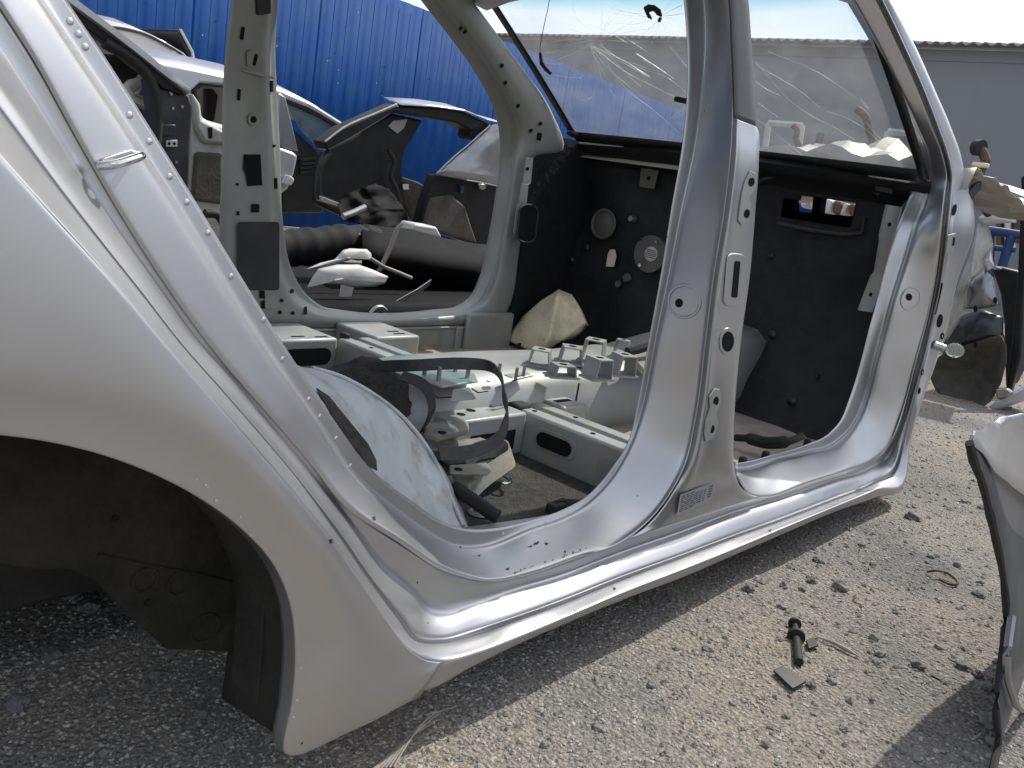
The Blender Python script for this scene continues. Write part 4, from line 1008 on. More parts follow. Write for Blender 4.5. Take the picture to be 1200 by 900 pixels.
m = MB(); m.disc(U(518, 507, z=.3615), (0, 0, 1), .009, .001, 14); build(m, 'screw_hole', HOLE, o)
m = MB(); m.prism(pts([(500,520),(550,512),(575,522),(540,530),(505,530)], z=.31), (0, 0, .010)); tag(build(m, 'trim_strip', TANP, None, 30, bevel=.004), 'tan trim strip lying behind the curved belt', 'trim')
m = MB(); m.prism(pts([(526,548),(570,545),(576,553),(572,558),(527,557)], z=.32), (0, 0, .006)); o = tag(build(m, 'anchor_plate', TANP, None, 30, bevel=.003), 'flat tan belt anchor plate with one hole', 'plate')
m = MB(); m.disc(U(537, 550, z=.3265), (0, 0, 1), .008, .001, 14); build(m, 'bolt_hole', HOLE, o)
m = MB(); m.prism(pts([(528,558),(560,558),(572,563),(548,580),(535,572)], z=.285), (0, 0, .02)); tag(build(m, 'buckle_cover', TANP, None, 30, bevel=.006), 'tan buckle cover below the anchor plate', 'cover')
# buckle tongue: a small frame
q = [U(a, b, z=.285) for a, b in ((579,556),(584,555),(598,563),(595,567),(588,566))]
m = MB(); m.tube(hermite(q + q[:1], 3), .004, 6); tag(build(m, 'belt_tongue', CHROME, None, 60), 'shiny metal belt tongue on the carpet', 'buckle')
P = hermite([U(a, b, z=c) for a, b, c in ((533,572,.30),(545,580,.30),(560,590,.295),(574,600,.29),(584,606,.285))], 4)
m = MB(); m.tube(P, .013, 9); tag(build(m, 'rubber_hose', RUBBER, None, 60), 'short black rubber hose at the wheel house foot', 'hose')
tw = thing('wire_bundle', 'tangle of thin black wires by the rear sill', 'wires', U(660, 595, z=.265))
for k in range(6):
    P = hermite([U(646 + random.uniform(-3, 3), 596 + random.uniform(-3, 3), z=.27), U(650 + k * 2, 588 - k * .6, z=.29), U(668, 586 + k * 1.2, z=.288), U(690 + random.uniform(-3, 3), 590 - k, z=.275)], 4)
    m = MB(); m.tube(P, .0025, 5); build(m, 'wire', RUBBER, tw)
m = MB(); p = U(651, 601, z=.27); m.box(p - V((.02, .012, .0)), p + V((.02, .012, .02))); build(m, 'wire_connector', RUBBER, tw, 30, bevel=.004)

# ------------------------------------------------------------------ fence, shed
fy = lambda x: 6.30
fh = lambda x: 2.35 - .0305 * (x - 5.7)
fen = thing('fence', 'tall bright blue corrugated metal fence behind the cars', 'fence', (4, fy(4), GZ))
x = -7.0
while x < 15.6:
    x1 = x + 1.18; rows = []; n = 56
    for zz in (0, 1):
        r = []
        for k in range(n + 1):
            u = k / n; xx = x + (x1 - x) * u; ph = (u * 8) % 1
            dep = .0 if ph < .3 else (.007 if .45 < ph < .85 else .007 * ((ph - .3) / .15 if ph < .5 else (1 - ph) / .15))
            r.append(V((xx, fy(xx) - dep, fh(xx) if zz else GZ + .02)))
        rows.append(r)
    m = MB(); m.open = True; m.grid(rows); ccw(m); build(m, 'fence_sheet', BLUE, fen, 25, solid=.003)
    x = x1 + .001
for zz in (.6, 1.7):
    m = MB(); m.prism([V((-7, fy(-7) + .02, zz)), V((15.6, fy(15.6) + .02, zz)), V((15.6, fy(15.6) + .06, zz)), V((-7, fy(-7) + .06, zz))], (0, 0, .05)); build(m, 'fence_rail', BLUEFR, fen, 30)

m = MB()
for k in range(20):
    x_ = random.uniform(2.5, 7.5); z_ = random.uniform(1.2, 2.2); r_ = random.uniform(.004, .009)
    m.prism([V((x_ + r_ * math.cos(t) * random.uniform(.6, 1.2), 6.289, z_ + r_ * math.sin(t) * random.uniform(.6, 1.2))) for t in (0, 1.2, 2.5, 3.8, 5)], (0, .003, 0))
stuff(build(m, 'paint_chips', PALECAR, fen, 0))
for x_ in [i * .59 - 6.8 for i in range(38)]:
    for z_ in (.62, 1.72):
        m = MB(); m.disc(V((x_, 6.292, z_)), (0, -1, 0), .009, .004, 8); build(m, 'fence_screw', BLUEFR, fen, 0)
shd = thing('shed', 'long plain grey shed with corrugated roof edge beyond the yard', 'shed', (18, 0, GZ))
SX, SH = 16.0, 4.10
y = -24.0
while y < 26:
    m = MB(); m.box((SX, y, GZ), (SX + .12, y + 1.999, SH)); build(m, 'wall_panel', SHED, shd, 30); y += 2.0
m = MB(); m.open = True; rows = []
for xx, zz in ((SX - .30, SH + .06), (SX + 6, SH + 1.2)):
    rows.append([V((xx, -24 + k * .045, zz + .028 * math.sin(2 * PI * k * .045 / .19))) for k in range(int(50 / .045))])
m.grid(rows); ccw(m); build(m, 'roof_sheet', SHEDR, shd, 60, solid=.012)
m = MB(); m.box((SX - .02, -24, SH - .16), (SX, 26, SH + .02)); build(m, 'eaves_board', SHED, shd, 30)

# ------------------------------------------------------------------ wrecks behind, seen through the openings
def pp(m, l, y, dy): m.prism(pts(l, y=y), (0, dy, 0)); return m
def part(par, name, mt, l, y, dy, bev=.006, label=None, sm=30):
    m = MB(); pp(m, l, y, dy); return build(m, name, mt, par, sm, bevel=bev, label=label)
def bar(par, name, mt, l, y, r, n=8):
    m = MB(); m.tube(hermite(pts(l, y=y), 4), r, n); return build(m, name, mt, par, 60)

# dark wreck nearest the rear opening
W1 = thing('wrecked_car', 'dark grey wrecked car with a pale roof edge behind the rear opening', 'car', (1.6, 2.9, GZ))
Y1 = 2.6
m = MB(); rows = []
for (a, b) in ((40,-40),(84,-3),(125,27),(165,58),(200,86),(223,104)):
    p = U(a, b, y=Y1); q = U(a - 2, b + 5, y=Y1)
    rows.append([p + V((0, .9, .10)), p + V((0, .3, .05)), p + V((0, .03, .008)), p, q, q + V((0, .03, -.01))])
m.open = True; m.grid(rows); ccw(m); build(m, 'roof', PALECAR, W1, 50, solid=.004)
part(W1, 'window_frame', BLACKBODY, [(60,-18),(84,3),(125,32),(165,63),(198,89),(222,108),(212,112),(190,104),(178,90),(160,80),(135,58),(100,33),(78,10)], Y1 + .015, .06)
part(W1, 'door_post', GREYPAINT, [(180,92),(222,110),(227,125),(224,165),(222,225),(205,222),(190,200),(178,180),(186,140)], Y1 + .03, .12, .012, 'dark grey door post with bolt holes')
bar(W1, 'window_seal', RUBBER, [(122,50),(150,66),(170,85),(180,105),(184,130),(183,160),(178,190)], Y1 + .02, .022)
o = part(W1, 'latch_plate', WHITEP, [(195,165),(208,164),(208,172),(195,172)], Y1 + .018, .012, .001)
for a in (198.5, 204.5): part(o, 'latch_hole', HOLE, ell(a, 168.3, 1.7, 1.9, 0, 10), Y1 + .016, .004, 0)
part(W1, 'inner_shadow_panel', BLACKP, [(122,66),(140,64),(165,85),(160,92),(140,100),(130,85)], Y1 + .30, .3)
part(W1, 'seat_back', BLACKP, [(150,120),(185,118),(190,200),(165,170)], Y1 + .30, .35, .03)
o = part(W1, 'airbag_curtain', WHITEP, [(148,100),(155,94),(168,91),(172,100),(178,118),(180,124),(165,122),(155,116),(150,108)], Y1 + .20, .05, .02)
part(W1, 'steering_cover', MIDCAR, [(158,110),(172,98),(178,112),(176,118)], Y1 + .17, .04, .01)
part(W1, 'pillar_bracket', GREYPAINT, [(189,146),(206,146),(206,160),(191,160)], Y1 + .015, .02, .003)
for (a, b) in ((200,108),(214,125),(203,127),(207,190),(201,110)): part(W1, 'bolt_head', STEEL, ell(a, b, 1.7, 1.8, 0, 10), Y1 + .022, .01, 0)
# pale body beside it
W2 = thing('wrecked_car', 'pale cream car body shell between dark wreck and centre pillar', 'car', (2.3, 3.4, GZ))
Y2 = 3.1
part(W2, 'inner_panel', GREENCAR, [(222,128),(232,124),(240,140),(275,150),(275,300),(225,280),(218,205)], Y2, .25, .03)
part(W2, 'hinge_post', GREENCAR, [(226,108),(236,122),(238,140),(276,160),(276,170),(240,168),(230,150)], Y2 - .03, .08, .015)
part(W2, 'post_slot', HOLE, [(244,149),(249,149),(249,162),(245,162)], Y2 - .035, .01, 0)
part(W2, 'wheel_tub', LINER, [(230,178),(262,180),(262,240),(225,235)], Y2 - .02, .03, .02)
bar(W2, 'sill_pipe', RUBBER, [(240,250),(255,252),(262,262)], Y2 - .1, .02)
# pearl hatch roof
W3 = thing('parked_car', 'pearl beige car with dark roof spoiler in front of the blue fence', 'car', (2.6, 5.3, GZ))
m = MB(); rows = []
for k in range(7):
    dy = k / 6 * 1.2; up = .09 * math.sin(PI * k / 6)
    rows.append([U(a, b, y=4.9) + V((0, dy, up)) for a, b in ((90,40),(120,32),(137,31),(165,37),(195,50),(215,62),(226,74),(230,84))])
m.open = True; m.grid(rows); build(m, 'roof', PINKCAR, W3, 60, solid=.006)
part(W3, 'body_side', PINKCAR, [(90,40),(137,32),(165,38),(195,51),(226,75),(232,90),(300,120),(300,190),(60,190)], 4.92, .04, .01)
part(W3, 'spoiler', BLACKP, [(208,37),(211,34),(216,38),(226,62),(229,79),(226,79),(220,62),(214,50)], 4.95, .9, .01)
part(W3, 'spoiler_edge', WHITEP, [(211,34),(213,34),(227,60),(230.5,79),(228,79),(225,61)], 4.93, .02, .002)
bar(W3, 'roof_gutter', BLACKP, [(120,32),(140,33),(170,40),(205,58)], 4.9, .01)
# silver sedan
W4 = thing('parked_car', 'silver blue sedan with dusty side window beside the blue fence', 'car', (2.8, 4.3, GZ))
Y4 = 4.0
m = MB(); rows = []
for k in range(9):
    t = k / 8; dy = t * 1.15; up = .10 * math.sin(PI * t)
    rows.append([U(a, b, y=Y4) + V((0, dy, up)) for a, b in ((175,70),(190,76),(225,81),(262,89),(300,97),(330,106),(352,115),(375,127),(405,146),(430,164))])
m.open = True; m.grid(rows); build(m, 'roof', PALECAR, W4, 60, solid=.006)
part(W4, 'roof_rail', PALECAR, [(182,74),(225,81),(262,89),(300,97),(330,106),(365,121),(405,146),(404,150),(364,127),(328,113),(300,106),(262,99),(235,97),(225,106),(222,116),(205,105)], Y4 - .01, .05, .012)
part(W4, 'window_seal', RUBBER, [(328,113),(352,121),(378,134),(404,150),(400,153),(376,138),(350,126),(328,118)], Y4, .03, .003)
part(W4, 'window_frame', RUBBER, [(226,104),(236,98),(262,100),(262,103),(238,101),(230,106),(240,140),(236,140)], Y4 + .0, .03, .004)
part(W4, 'side_window', CARGLASS, [(336,117),(352,124),(376,137),(401,152),(390,170),(384,181),(376,178),(350,150),(345,140)], Y4 + .02, .006, 0, 'dusty side window glass')
part(W4, 'door_pillar', MIDCAR, [(326,108),(335,114),(346,160),(350,178),(340,176),(330,172),(326,160)], Y4 - .02, .05, .008)
part(W4, 'far_pillar', BLACKP, [(240,104),(250,104),(256,112),(252,140),(246,150),(240,135)], Y4 + .9, .05, .008)
part(W4, 'inner_door', BLACKP, [(344,150),(376,180),(386,184),(380,250),(330,250),(330,180),(348,178)], Y4 + .05, .5, .02)
part(W4, 'door_panel', PALECAR, [(326,172),(344,178),(350,182),(345,205),(338,222),(330,228),(326,228)], Y4 - .04, .06, .02)
part(W4, 'lower_body', MIDCAR, [(225,150),(262,150),(330,200),(330,300),(200,300)], Y4 + .02, .2, .02)
for k in range(4): part(W4, 'vent_slat', BLACKP, [(352,186 + k * 5),(378,184 + k * 5),(378,187 + k * 5),(352,189 + k * 5)], Y4 + .03, .03, .002)
part(W4, 'mirror_shell', WHITEP, [(340,205),(346,210),(342,218),(334,216)], Y4 - .10, .06, .01)
# cut hatchback tail
W5 = thing('hatchback_shell', 'cut dark hatchback tail with open rear window in far door opening', 'car', (3.5, 3.3, GZ))
Y5 = 3.0
part(W5, 'roof_side_rail', BLACKBODY, [(379,167),(402,150),(440,133),(465,122),(470,126),(460,132),(440,144),(410,162),(384,176)], Y5, .10, .01)
bar(W5, 'rail_trim', STEEL, [(381,166),(402,150),(440,133),(465,122)], Y5 - .01, .006)
part(W5, 'tailgate_header', BLACKBODY, [(463,123),(520,127),(545,131),(574,145),(573,152),(560,158),(555,166),(551,160),(553,154),(535,144),(495,137),(460,132)], Y5 + .03, .12, .012)
m = MB(); m.open = True; rows = []
for k in range(5):
    rows.append([U(a, b, y=Y5) + V((.05 * k, .10 * k, .012 * k)) for a, b in ((470,122),(510,124),(545,129),(572,140),(600,147))])
m.grid(rows); build(m, 'roof_skin', PALECAR, W5, 60, solid=.006)
part(W5, 'inner_quarter', BLACKBODY, [(382,177),(410,163),(440,145),(460,133),(478,137),(496,141),(486,158),(474,178),(471,200),(476,235),(486,266),(420,262),(372,240),(374,198)], Y5 + .12, .06, .01, 'black dusty inner quarter of the hatchback')
part(W5, 'quarter_window', MIDCAR, [(455,148),(461,141),(478,139),(474,150),(466,157)], Y5 + .11, .012, .003)
bar(W5, 'door_seal', BLACKP, [(386,178),(377,190),(373,212),(374,230),(385,236),(404,243)], Y5 + .05, .02)
part(W5, 'sill_step', STEEL, [(374,229),(380,231),(406,241),(404,245),(376,236)], Y5 + .03, .04, .004)
m = MB(); m.open = True
rows = []
for k in range(9):
    t = k / 8; r = []
    L_ = [lp((573,146),(511,204), t * 1.0)]
    l = lp((574,147),(511,204), t); rr_ = lp((606,140),(606,220), t)
    for j in range(9):
        s = j / 8; p = lp(l, rr_, s); r.append(U(*p, y=Y5 - .02 - .05 * math.sin(PI * s) + .02 * noise.noise(V((p[0] * .05, p[1] * .05, 0)))))
    rows.append(r)
m.grid(rows); ccw(m); build(m, 'outer_quarter', MIDCAR, W5, 60, solid=.004, label='silver grey quarter panel of the hatchback')
bar(W5, 'panel_edge', STEEL, [(574,147),(553,166),(527,188),(511,204)], Y5 - .025, .004)
o = bar(W5, 'lamp_surround', WHITEP, [(600,166),(592,172),(587,180),(589,185),(600,191)], Y5 - .06, .012)
part(W5, 'wheel_house', BLACKBODY, [(511,205),(560,212),(606,222),(606,292),(560,288),(520,275),(492,266),(500,235)], Y5 + .05, .08, .01)
part(W5, 'dusty_arch', LINER, [(505,232),(530,228),(546,242),(552,262),(560,285),(520,274),(496,266)], Y5 + .03, .03, .02)
part(W5, 'tail_lamp_socket', STEEL, ell(566, 219, 4, 3.4), Y5 + .02, .03, .004)
part(W5, 'blue_clip', BLUEFR, [(540,218),(544,218),(543,226),(540,226)], Y5 + .03, .02, .001)
bar(W5, 'tail_harness', RUBBER, [(455,175),(462,190),(458,205),(466,225),(470,245)], Y5 + .06, .012)
part(W5, 'boot_floor', LINER, [(471,207),(490,213),(512,226),(492,262),(484,262)], Y5 + .5, .4, .01)
part(W5, 'white_sticker', WHITEP, [(472,216),(479,216),(479,222),(473,222)], Y5 + .10, .006, 0)
# crumpled black film
def crumple(poly, y, name, mt, label, cat, amp=.05, seed=0., n=22, k=5):
    xs_ = [p[0] for p in poly]; ys2 = [p[1] for p in poly]; x0, x1, y0, y1 = min(xs_), max(xs_), min(ys2), max(ys2)
    def inside(px, py):
        c = False; j = len(poly) - 1
        for i in range(len(poly)):
            if (poly[i][1] > py) != (poly[j][1] > py) and px < (poly[j][0] - poly[i][0]) * (py - poly[i][1]) / (poly[j][1] - poly[i][1]) + poly[i][0]: c = not c
            j = i
        return c
    g = []; m = MB(); m.open = True
    for i in range(n + 1):
        r = []
        for j in range(n + 1):
            px = x0 + (x1 - x0) * i / n; py = y0 + (y1 - y0) * j / n
            q = noise.voronoi(V((px * k * .012, py * k * .016, seed)))[0]
            r.append(U(px, py, y=y + amp * (q[1] - q[0]) + amp * .5 * noise.noise(V((px * .06, py * .08, seed))) - (py - y0) / (y1 - y0) * .12))
        g.append(r)
    m.grid(g)
    m.f = [f for f in m.f if inside(x0 + (x1 - x0) * (f[0] // (n + 1) + .5) / n, y0 + (y1 - y0) * (f[0] % (n + 1) + .5) / n)]
    ccw(m); o = build(m, name, mt, None, 25, solid=.003); return tag(o, label, cat)
crumple([(396,240),(402,228),(420,222),(440,215),(456,222),(470,240),(478,252),(486,265),(440,266),(400,258)], 2.55, 'plastic_sheet', MATTE, 'crumpled black plastic sheet below the hatchback opening', 'sheet', .06, 3., n=44, k=1.8)
m = MB(); m.tube(pts([(402,254),(415,249),(428,243)], y=2.45), .016, 8); tag(build(m, 'metal_strip', STEEL, None, 60), 'short pale metal strip on the black sheet', 'strip')

# rolled mat and black bumper cover just beyond the far sill
Y6 = 2.05
m = MB(); P = hermite([U(a, b, y=Y6) for a, b in ((318,292),(350,290),(385,286),(415,284),(442,287))], 5)
rr_ = [.068 + .004 * math.sin(i * 2.1) + (.006 if i % 6 == 0 else 0) for i in range(len(P))]
m.tube(P, rr_, 18); o = tag(build(m, 'rolled_mat', mat('dark_grey_vinyl', (.012, .012, .0125), .75, 0, .25, 20, spec=.2, dirt=(.03, .029, .027), dscale=8, damt=.5), None, 60), 'dark grey rolled mat lying left of the white strap', 'mat')
m = MB(); p = U(420, 275, y=Y6 - .075); m.add([p, p + V((.012, 0, 0)), p + V((.006, .003, .012))], [(0, 1, 2)]); m.open = True; build(m, 'printed_mark', STRAPT, o, 0)
rows = []
for (a, t_, b_) in ((425,262,345),(445,265,345),(480,268,352),(520,279,356),(555,285,358),(575,287,356)):
    r = []
    for k in range(9):
        s = k / 8; r.append(U(a, t_ + (b_ - t_) * s, y=1.95 - .10 * math.sin(PI * min(1, s * 1.3)) + .12 * (1 - s) ** 3))
    rows.append(r)
m = MB(); m.open = True; m.grid(rows); ccw(m); tag(build(m, 'bumper_cover', MATTE, None, 60, solid=.006), 'large black plastic bumper cover beyond the far sill', 'bumper')
m = MB(); m.box((1.4, 1.62, .06), (2.9, 2.6, .37)); o = tag(build(m, 'black_panel', MATTE, None, 30, bevel=.04), 'black plastic tank lying low beyond the far sill', 'tank')
m = MB(); m.ribbon(hermite(pts([(444,318),(452,302),(460,284),(467,266),(472,262)], y=1.80), 3), V((.024, 0, .004)), .003); tag(build(m, 'white_strap', STRAPT, None, 60), 'pale strap hanging over the black bumper cover', 'strap')
m = MB(); m.prism(pts([(482,272),(486,262),(512,266),(519,279),(500,276)], y=2.25), (.02, .12, .0)); tag(build(m, 'lid_cover', WHITEP, None, 30, bevel=.01), 'white plastic lid on top of the bumper cover', 'lid')
def shell(poly, y, amp, name, label, cat, mt=WHITEP):
    cx_ = sum(p[0] for p in poly) / len(poly); cy_ = sum(p[1] for p in poly) / len(poly); rows = []
    n = len(poly)
    for k in range(6):
        t = k / 5; r = []
        for j in range(n * 4):
            u = j / 4; q = lp(poly[int(u) % n], poly[(int(u) + 1) % n], u - int(u)); p = lp((cx_, cy_), q, t)
            r.append(U(*p, y=y - amp * (1 - t ** 3) + .15 * amp * noise.noise(V((p[0] * .1, p[1] * .1, 0)))))
        rows.append(r)
    m = MB(); m.open = True; m.grid(rows, closed=True); ccw(m); return tag(build(m, name, mt, None, 45, solid=.004), label, cat)
shell([(360,337),(366,325),(373,315),(395,310),(420,310),(437,316),(455,324),(451,332),(440,336),(415,337),(401,334),(375,333)], 1.70, .022, 'plastic_cover', 'grey white plastic duct cover nearest the far sill', 'cover')
m = MB(); m.prism(pts([(402,333),(415,334),(411,347),(399,347)], y=1.71), (0, .008, 0)); 
for (name, l) in (('cover_tab', [(401,332),(416,333),(412,348),(399,348)]),):
    m = MB(); m.prism(pts(l, y=1.70), (0, .008, 0)); build(m, name, WHITEP, D.objects['plastic_cover'], 30, bevel=.002)
shell([(358,316),(375,308),(392,304),(402,293),(410,291),(430,292),(435,297),(436,304),(424,304),(412,303),(400,308),(380,314)], 1.80, .015, 'plastic_duct', 'grey white plastic duct piece behind the duct cover', 'duct')
m = MB(); m.tube(pts([(434,303),(450,313),(468,320),(482,326)], y=1.80), .008, 8); tag(build(m, 'plastic_rod', TANP, None, 60), 'thin beige rod running from the duct to the bumper', 'rod')
m = MB(); m.ribbon(pts([(453,362),(470,352),(488,342),(504,331)], y=1.68), V((.006, .0, .022)), .006); tag(build(m, 'metal_bar', STEEL, None, 30), 'flat steel bar lying across the black tank', 'bar')
m = MB(); m.tube(hermite(pts([(434,367),(440,361),(447,360),(452,364)], y=1.58), 3), .008, 8); tag(build(m, 'bent_hook', STEEL, None, 60), 'small bent steel hook on the far sill edge', 'hook')

# ------------------------------------------------------------------ wreck on the right
W6 = thing('wrecked_car', 'torn pale car wreck with exposed wheel arch liner at right edge', 'car', (5.4, .6, GZ))
def px_(par, name, mt, l, x, dx, bev=.008, label=None):
    m = MB(); m.prism(pts(l, x=x), (dx, 0, 0)); return build(m, name, mt, par, 30, bevel=bev, label=label)
X6 = 5.15
def dish(par, name, mt, poly, x, amp, label=None):
    cx_ = sum(p[0] for p in poly) / len(poly); cy_ = sum(p[1] for p in poly) / len(poly); rows = []; n = len(poly)
    for k in range(7):
        t = k / 6; r = []
        for j in range(n * 4):
            u = j / 4; q = lp(poly[int(u) % n], poly[(int(u) + 1) % n], u - int(u)); p = lp((cx_, cy_), q, t)
            r.append(U(*p, x=x - amp * (1 - t ** 2) + .2 * abs(amp) * noise.noise(V((p[0] * .12, p[1] * .09, x)))))
        rows.append(r)
    m = MB(); m.open = True; m.grid(rows, closed=True); ccw(m); return build(m, name, mt, par, 30, solid=.008, label=label)
dish(W6, 'wheel_arch_liner', LINER, [(1086,432),(1102,418),(1125,408),(1150,400),(1172,393),(1178,405),(1178,425),(1172,448),(1160,470),(1145,480),(1133,481),(1115,470),(1098,458)], X6, -.10, 'dusty brown wheel arch liner')
bar(W6, 'liner_edge', STEEL, [(1172,386),(1178,410),(1172,440),(1168,458)], .45, .008)
dish(W6, 'inner_fender', GREYPAINT, [(1103,422),(1108,392),(1120,372),(1150,362),(1176,372),(1176,393),(1150,402),(1125,410)], X6 + .05, .04)
dish(W6, 'grey_plate', MIDCAR, [(1133,336),(1142,325),(1154,316),(1164,325),(1172,358),(1150,362),(1130,362)], X6 - .02, .05)
dish(W6, 'torn_panel', GREENCAR, [(1104,408),(1110,372),(1124,330),(1136,300),(1146,262),(1158,262),(1164,285),(1163,305),(1152,318),(1138,328),(1130,350),(1124,378)], X6 - .05, .09, 'torn cream inner wing panel')
dish(W6, 'torn_flap', WHITEP, [(1146,255),(1156,248),(1170,248),(1191,255),(1191,261),(1170,262),(1154,263)], X6 - .10, .04)
dish(W6, 'bent_tab', PALECAR, [(1149,308),(1157,296),(1161,289),(1164,305),(1166,313),(1157,318)], X6 - .10, .03)
m = MB(); m.open = True; rows = []
for (a, b, c, d) in ((1128,205,1136,222),(1140,206,1150,226),(1160,211,1166,227),(1185,218,1188,232),(1215,228,1215,244),(1245,240,1245,256)):
    p = U(a, b, x=X6); q = U(c, d, x=X6); rows.append([p + V((.5, .1, .02)), p, p.lerp(q, .5) + V((-.04, 0, 0)), q])
m.grid(rows); ccw(m); build(m, 'wing_top', PALECAR, W6, 60, solid=.006, label='pale dusty wing top')
bar(W6, 'hinge_arm', RUBBER, [(1148,230),(1152,240),(1158,250)], .45, .02)
bar(W6, 'door_seal', RUBBER, [(1156,234),(1175,232),(1192,238),(1202,246)], .55, .016)
px_(W6, 'window_post', BLACKBODY, [(1196,236),(1204,240),(1204,300),(1199,360),(1196,420),(1184,462),(1178,458),(1186,400),(1192,330)], X6 + .05, .06, .01)
px_(W6, 'footwell', BLACKBODY, [(1160,310),(1196,318),(1196,420),(1178,455),(1176,380),(1172,345)], X6 + .5, .3, .02)
px_(W6, 'sill', PALECAR, [(1150,483),(1172,466),(1210,448),(1210,466),(1180,477),(1160,483)], X6 - .02, .25, .015)
px_(W6, 'sill_lip', STEEL, [(1166,456),(1178,454),(1186,460),(1180,466),(1168,468)], X6 - .04, .05, .008)
bar(W6, 'hose', RUBBER, [(1166,318),(1176,330),(1186,328)], .62, .012)
bar(W6, 'chrome_rail', STEEL, [(1166,314),(1180,317),(1196,321)], .58, .010)
for (a, b) in ((1143,362),(1166,352),(1143,404)): px_(W6, 'panel_hole', HOLE, ell(a, b, 2.4, 4, 0, 12), X6 - .08, .006, 0)
# yard junk beyond it
J = thing('trolley', 'blue painted tube trolley behind the right hand wreck', 'trolley', (7.2, 1.2, GZ))
for k, l in enumerate(([(1158,270),(1180,273),(1204,277)], [(1160,270),(1160,312),(1160,330)], [(1186,275),(1178,300),(1172,322)], [(1160,290),(1190,293)], [(1202,278),(1198,300)])):
    m = MB(); m.tube(pts(l, x=7.0), .032 if k < 3 else .02, 8); build(m, 'frame_tube', BLUEFR, J, 60)
RACK = []
rk = [(1165,[(1166,232),(1172,232),(1173,290),(1167,290)], RUST, 'rusty steel door beam'), (1180,[(1176,246),(1184,246),(1184,292),(1177,292)], WHITEP, 'white plastic pipe piece'), (1190,[(1186,236),(1196,236),(1196,285),(1188,285)], RUST, 'brown rusty iron plate'), (1160,[(1172,228),(1180,226),(1180,246),(1173,246)], BLACKBODY, 'black rubber part'), (1, [(1196,208),(1200,204),(1206,208),(1206,232),(1197,228)], BLACKBODY, 'dark gearbox lump')]
for (k, l, mt_, lb) in rk:
    m = MB(); m.prism(pts(l, x=8.2), (.2, 0, 0)); tag(build(m, 'scrap_part', mt_, None, 30, bevel=.02), lb + ' stacked behind the right hand wreck', 'scrap', 'scrap parts behind the right hand wreck')
# lifting hooks and white frames seen over the bonnet
def hook(l, x, r, label, mt=RUST):
    m = MB(); m.tube(hermite(pts(l, x=x), 4), r, 8); return tag(build(m, 'iron_hook', mt, None, 60), label, 'hook')
o = hook([(1143,173),(1149,175),(1153,182),(1155,192),(1151,196),(1149,212)], 6.2, .030, 'curved dark iron hook above the right hand wreck')
p = U(1143, 173, x=6.2); m = MB(); m.disc(p, (-.5, -1, 0), .05, .05, 12); build(m, 'hook_knob', RUBBER, o)
p = U(1149, 194, x=6.15); m = MB(); m.box(p - V((.02, .05, .012)), p + V((.02, .05, .018))); build(m, 'wooden_wedge', FOAM, o, 30, bevel=.01)
hook([(930,147),(934,152),(933,162),(937,172),(940,182)], 7.0, .026, 'thin bent iron hook inside the white frame')
hook([(962,156),(960,166),(962,182)], 7.0, .032, 'straight dark iron post between the white frames')
hook([(1004,128),(1010,132),(1016,140),(1018,150),(1022,165),(1018,182)], 6.6, .028, 'tall crooked iron hook seen through the windscreen')
def wframe(l, x, label):
    f_ = thing('tube_trestle', label, 'frame', U(l[0][0], l[0][1], x=x))
    for a, b in zip(l, l[1:]):
        m = MB(); m.tube(pts([a, b], x=x), .028, 6); build(m, 'frame_bar', WHITEP, f_, 40)
wframe([(895,185),(901,144),(940,147),(935,180)], 7.4, 'open white tube frame standing beyond the bonnet, left one')
wframe([(1033,188),(1041,154),(1066,157),(1076,182)], 7.4, 'open white tube frame standing beyond the bonnet, right one')
# odds and ends standing behind the scuttle opening
for k, (l, mt_, lb) in enumerate((([(928,228),(940,226),(942,236),(934,240)], BLUEFR, 'small blue crate corner'), ([(936,230),(948,228),(943,244),(938,243)], WHITEP, 'white jug'), ([(950,230),(957,229),(953,244),(947,243)], WHITEP, 'white bent strip'),
                                  ([(964,232),(975,234),(972,250),(960,248)], WHITEP, 'white cracked cap'), ([(976,234),(986,236),(984,252),(974,250)], RUST, 'rusty flat iron'), ([(988,238),(994,238),(988,252),(983,252)], WHITEP, 'white narrow tube'), ([(994,238),(1008,240),(1008,254),(994,253)], RUST, 'brown mesh scrap'), ([(978,244),(984,244),(983,252),(977,252)], BLUEFR, 'blue bottle cap'))):
    m = MB(); m.prism(pts(l, x=6.0), (.15, 0, 0)); tag(build(m, 'scrap_part', mt_, None, 30, bevel=.02), lb + ' glimpsed through the firewall slot', 'scrap', 'scrap glimpsed through the firewall slot')

# ------------------------------------------------------------------ torn wing in the right foreground
WG = thing('loose_wing', 'torn silver car wing standing at the right edge, dark inside', 'car wing', (1.6, -.62, GZ))
le = [(1137,519),(1142,540),(1150,560),(1158,590),(1168,632),(1177,680),(1180,722),(1175,770),(1168,830),(1171,870),(1164,905)]
def WY(py, k): return -.45 - .11 * (py - 519) / 385 - k
rows = []
for i, (a, b) in enumerate(le):
    r = []
    for j in range(8):
        s = j / 7; pxx = a + s * (150 - (a - 1137)); bend = .05 * math.sin(PI * s) + .012 * noise.noise(V((s * 4, b * .02, 0)))
        pyy = b + s * (62 if i < 2 else 62 * max(0, 1 - (i - 1) / 4))
        r.append(U(pxx, pyy, y=WY(b, .05 * s) + bend * .6))
    rows.append(r)
m = MB(); m.open = True; m.grid(rows); ccw(m)
build(m, 'wing_inside', mat('shade_dark_grey', (.075, .077, .082), .6, 0, .2, 8, dirt=(.13, .125, .115), dscale=5, damt=.6), WG, 60, solid=.003, label='inside of the wing, coloured dark for shade')  # dark colour stands in for shade below the sunlit top
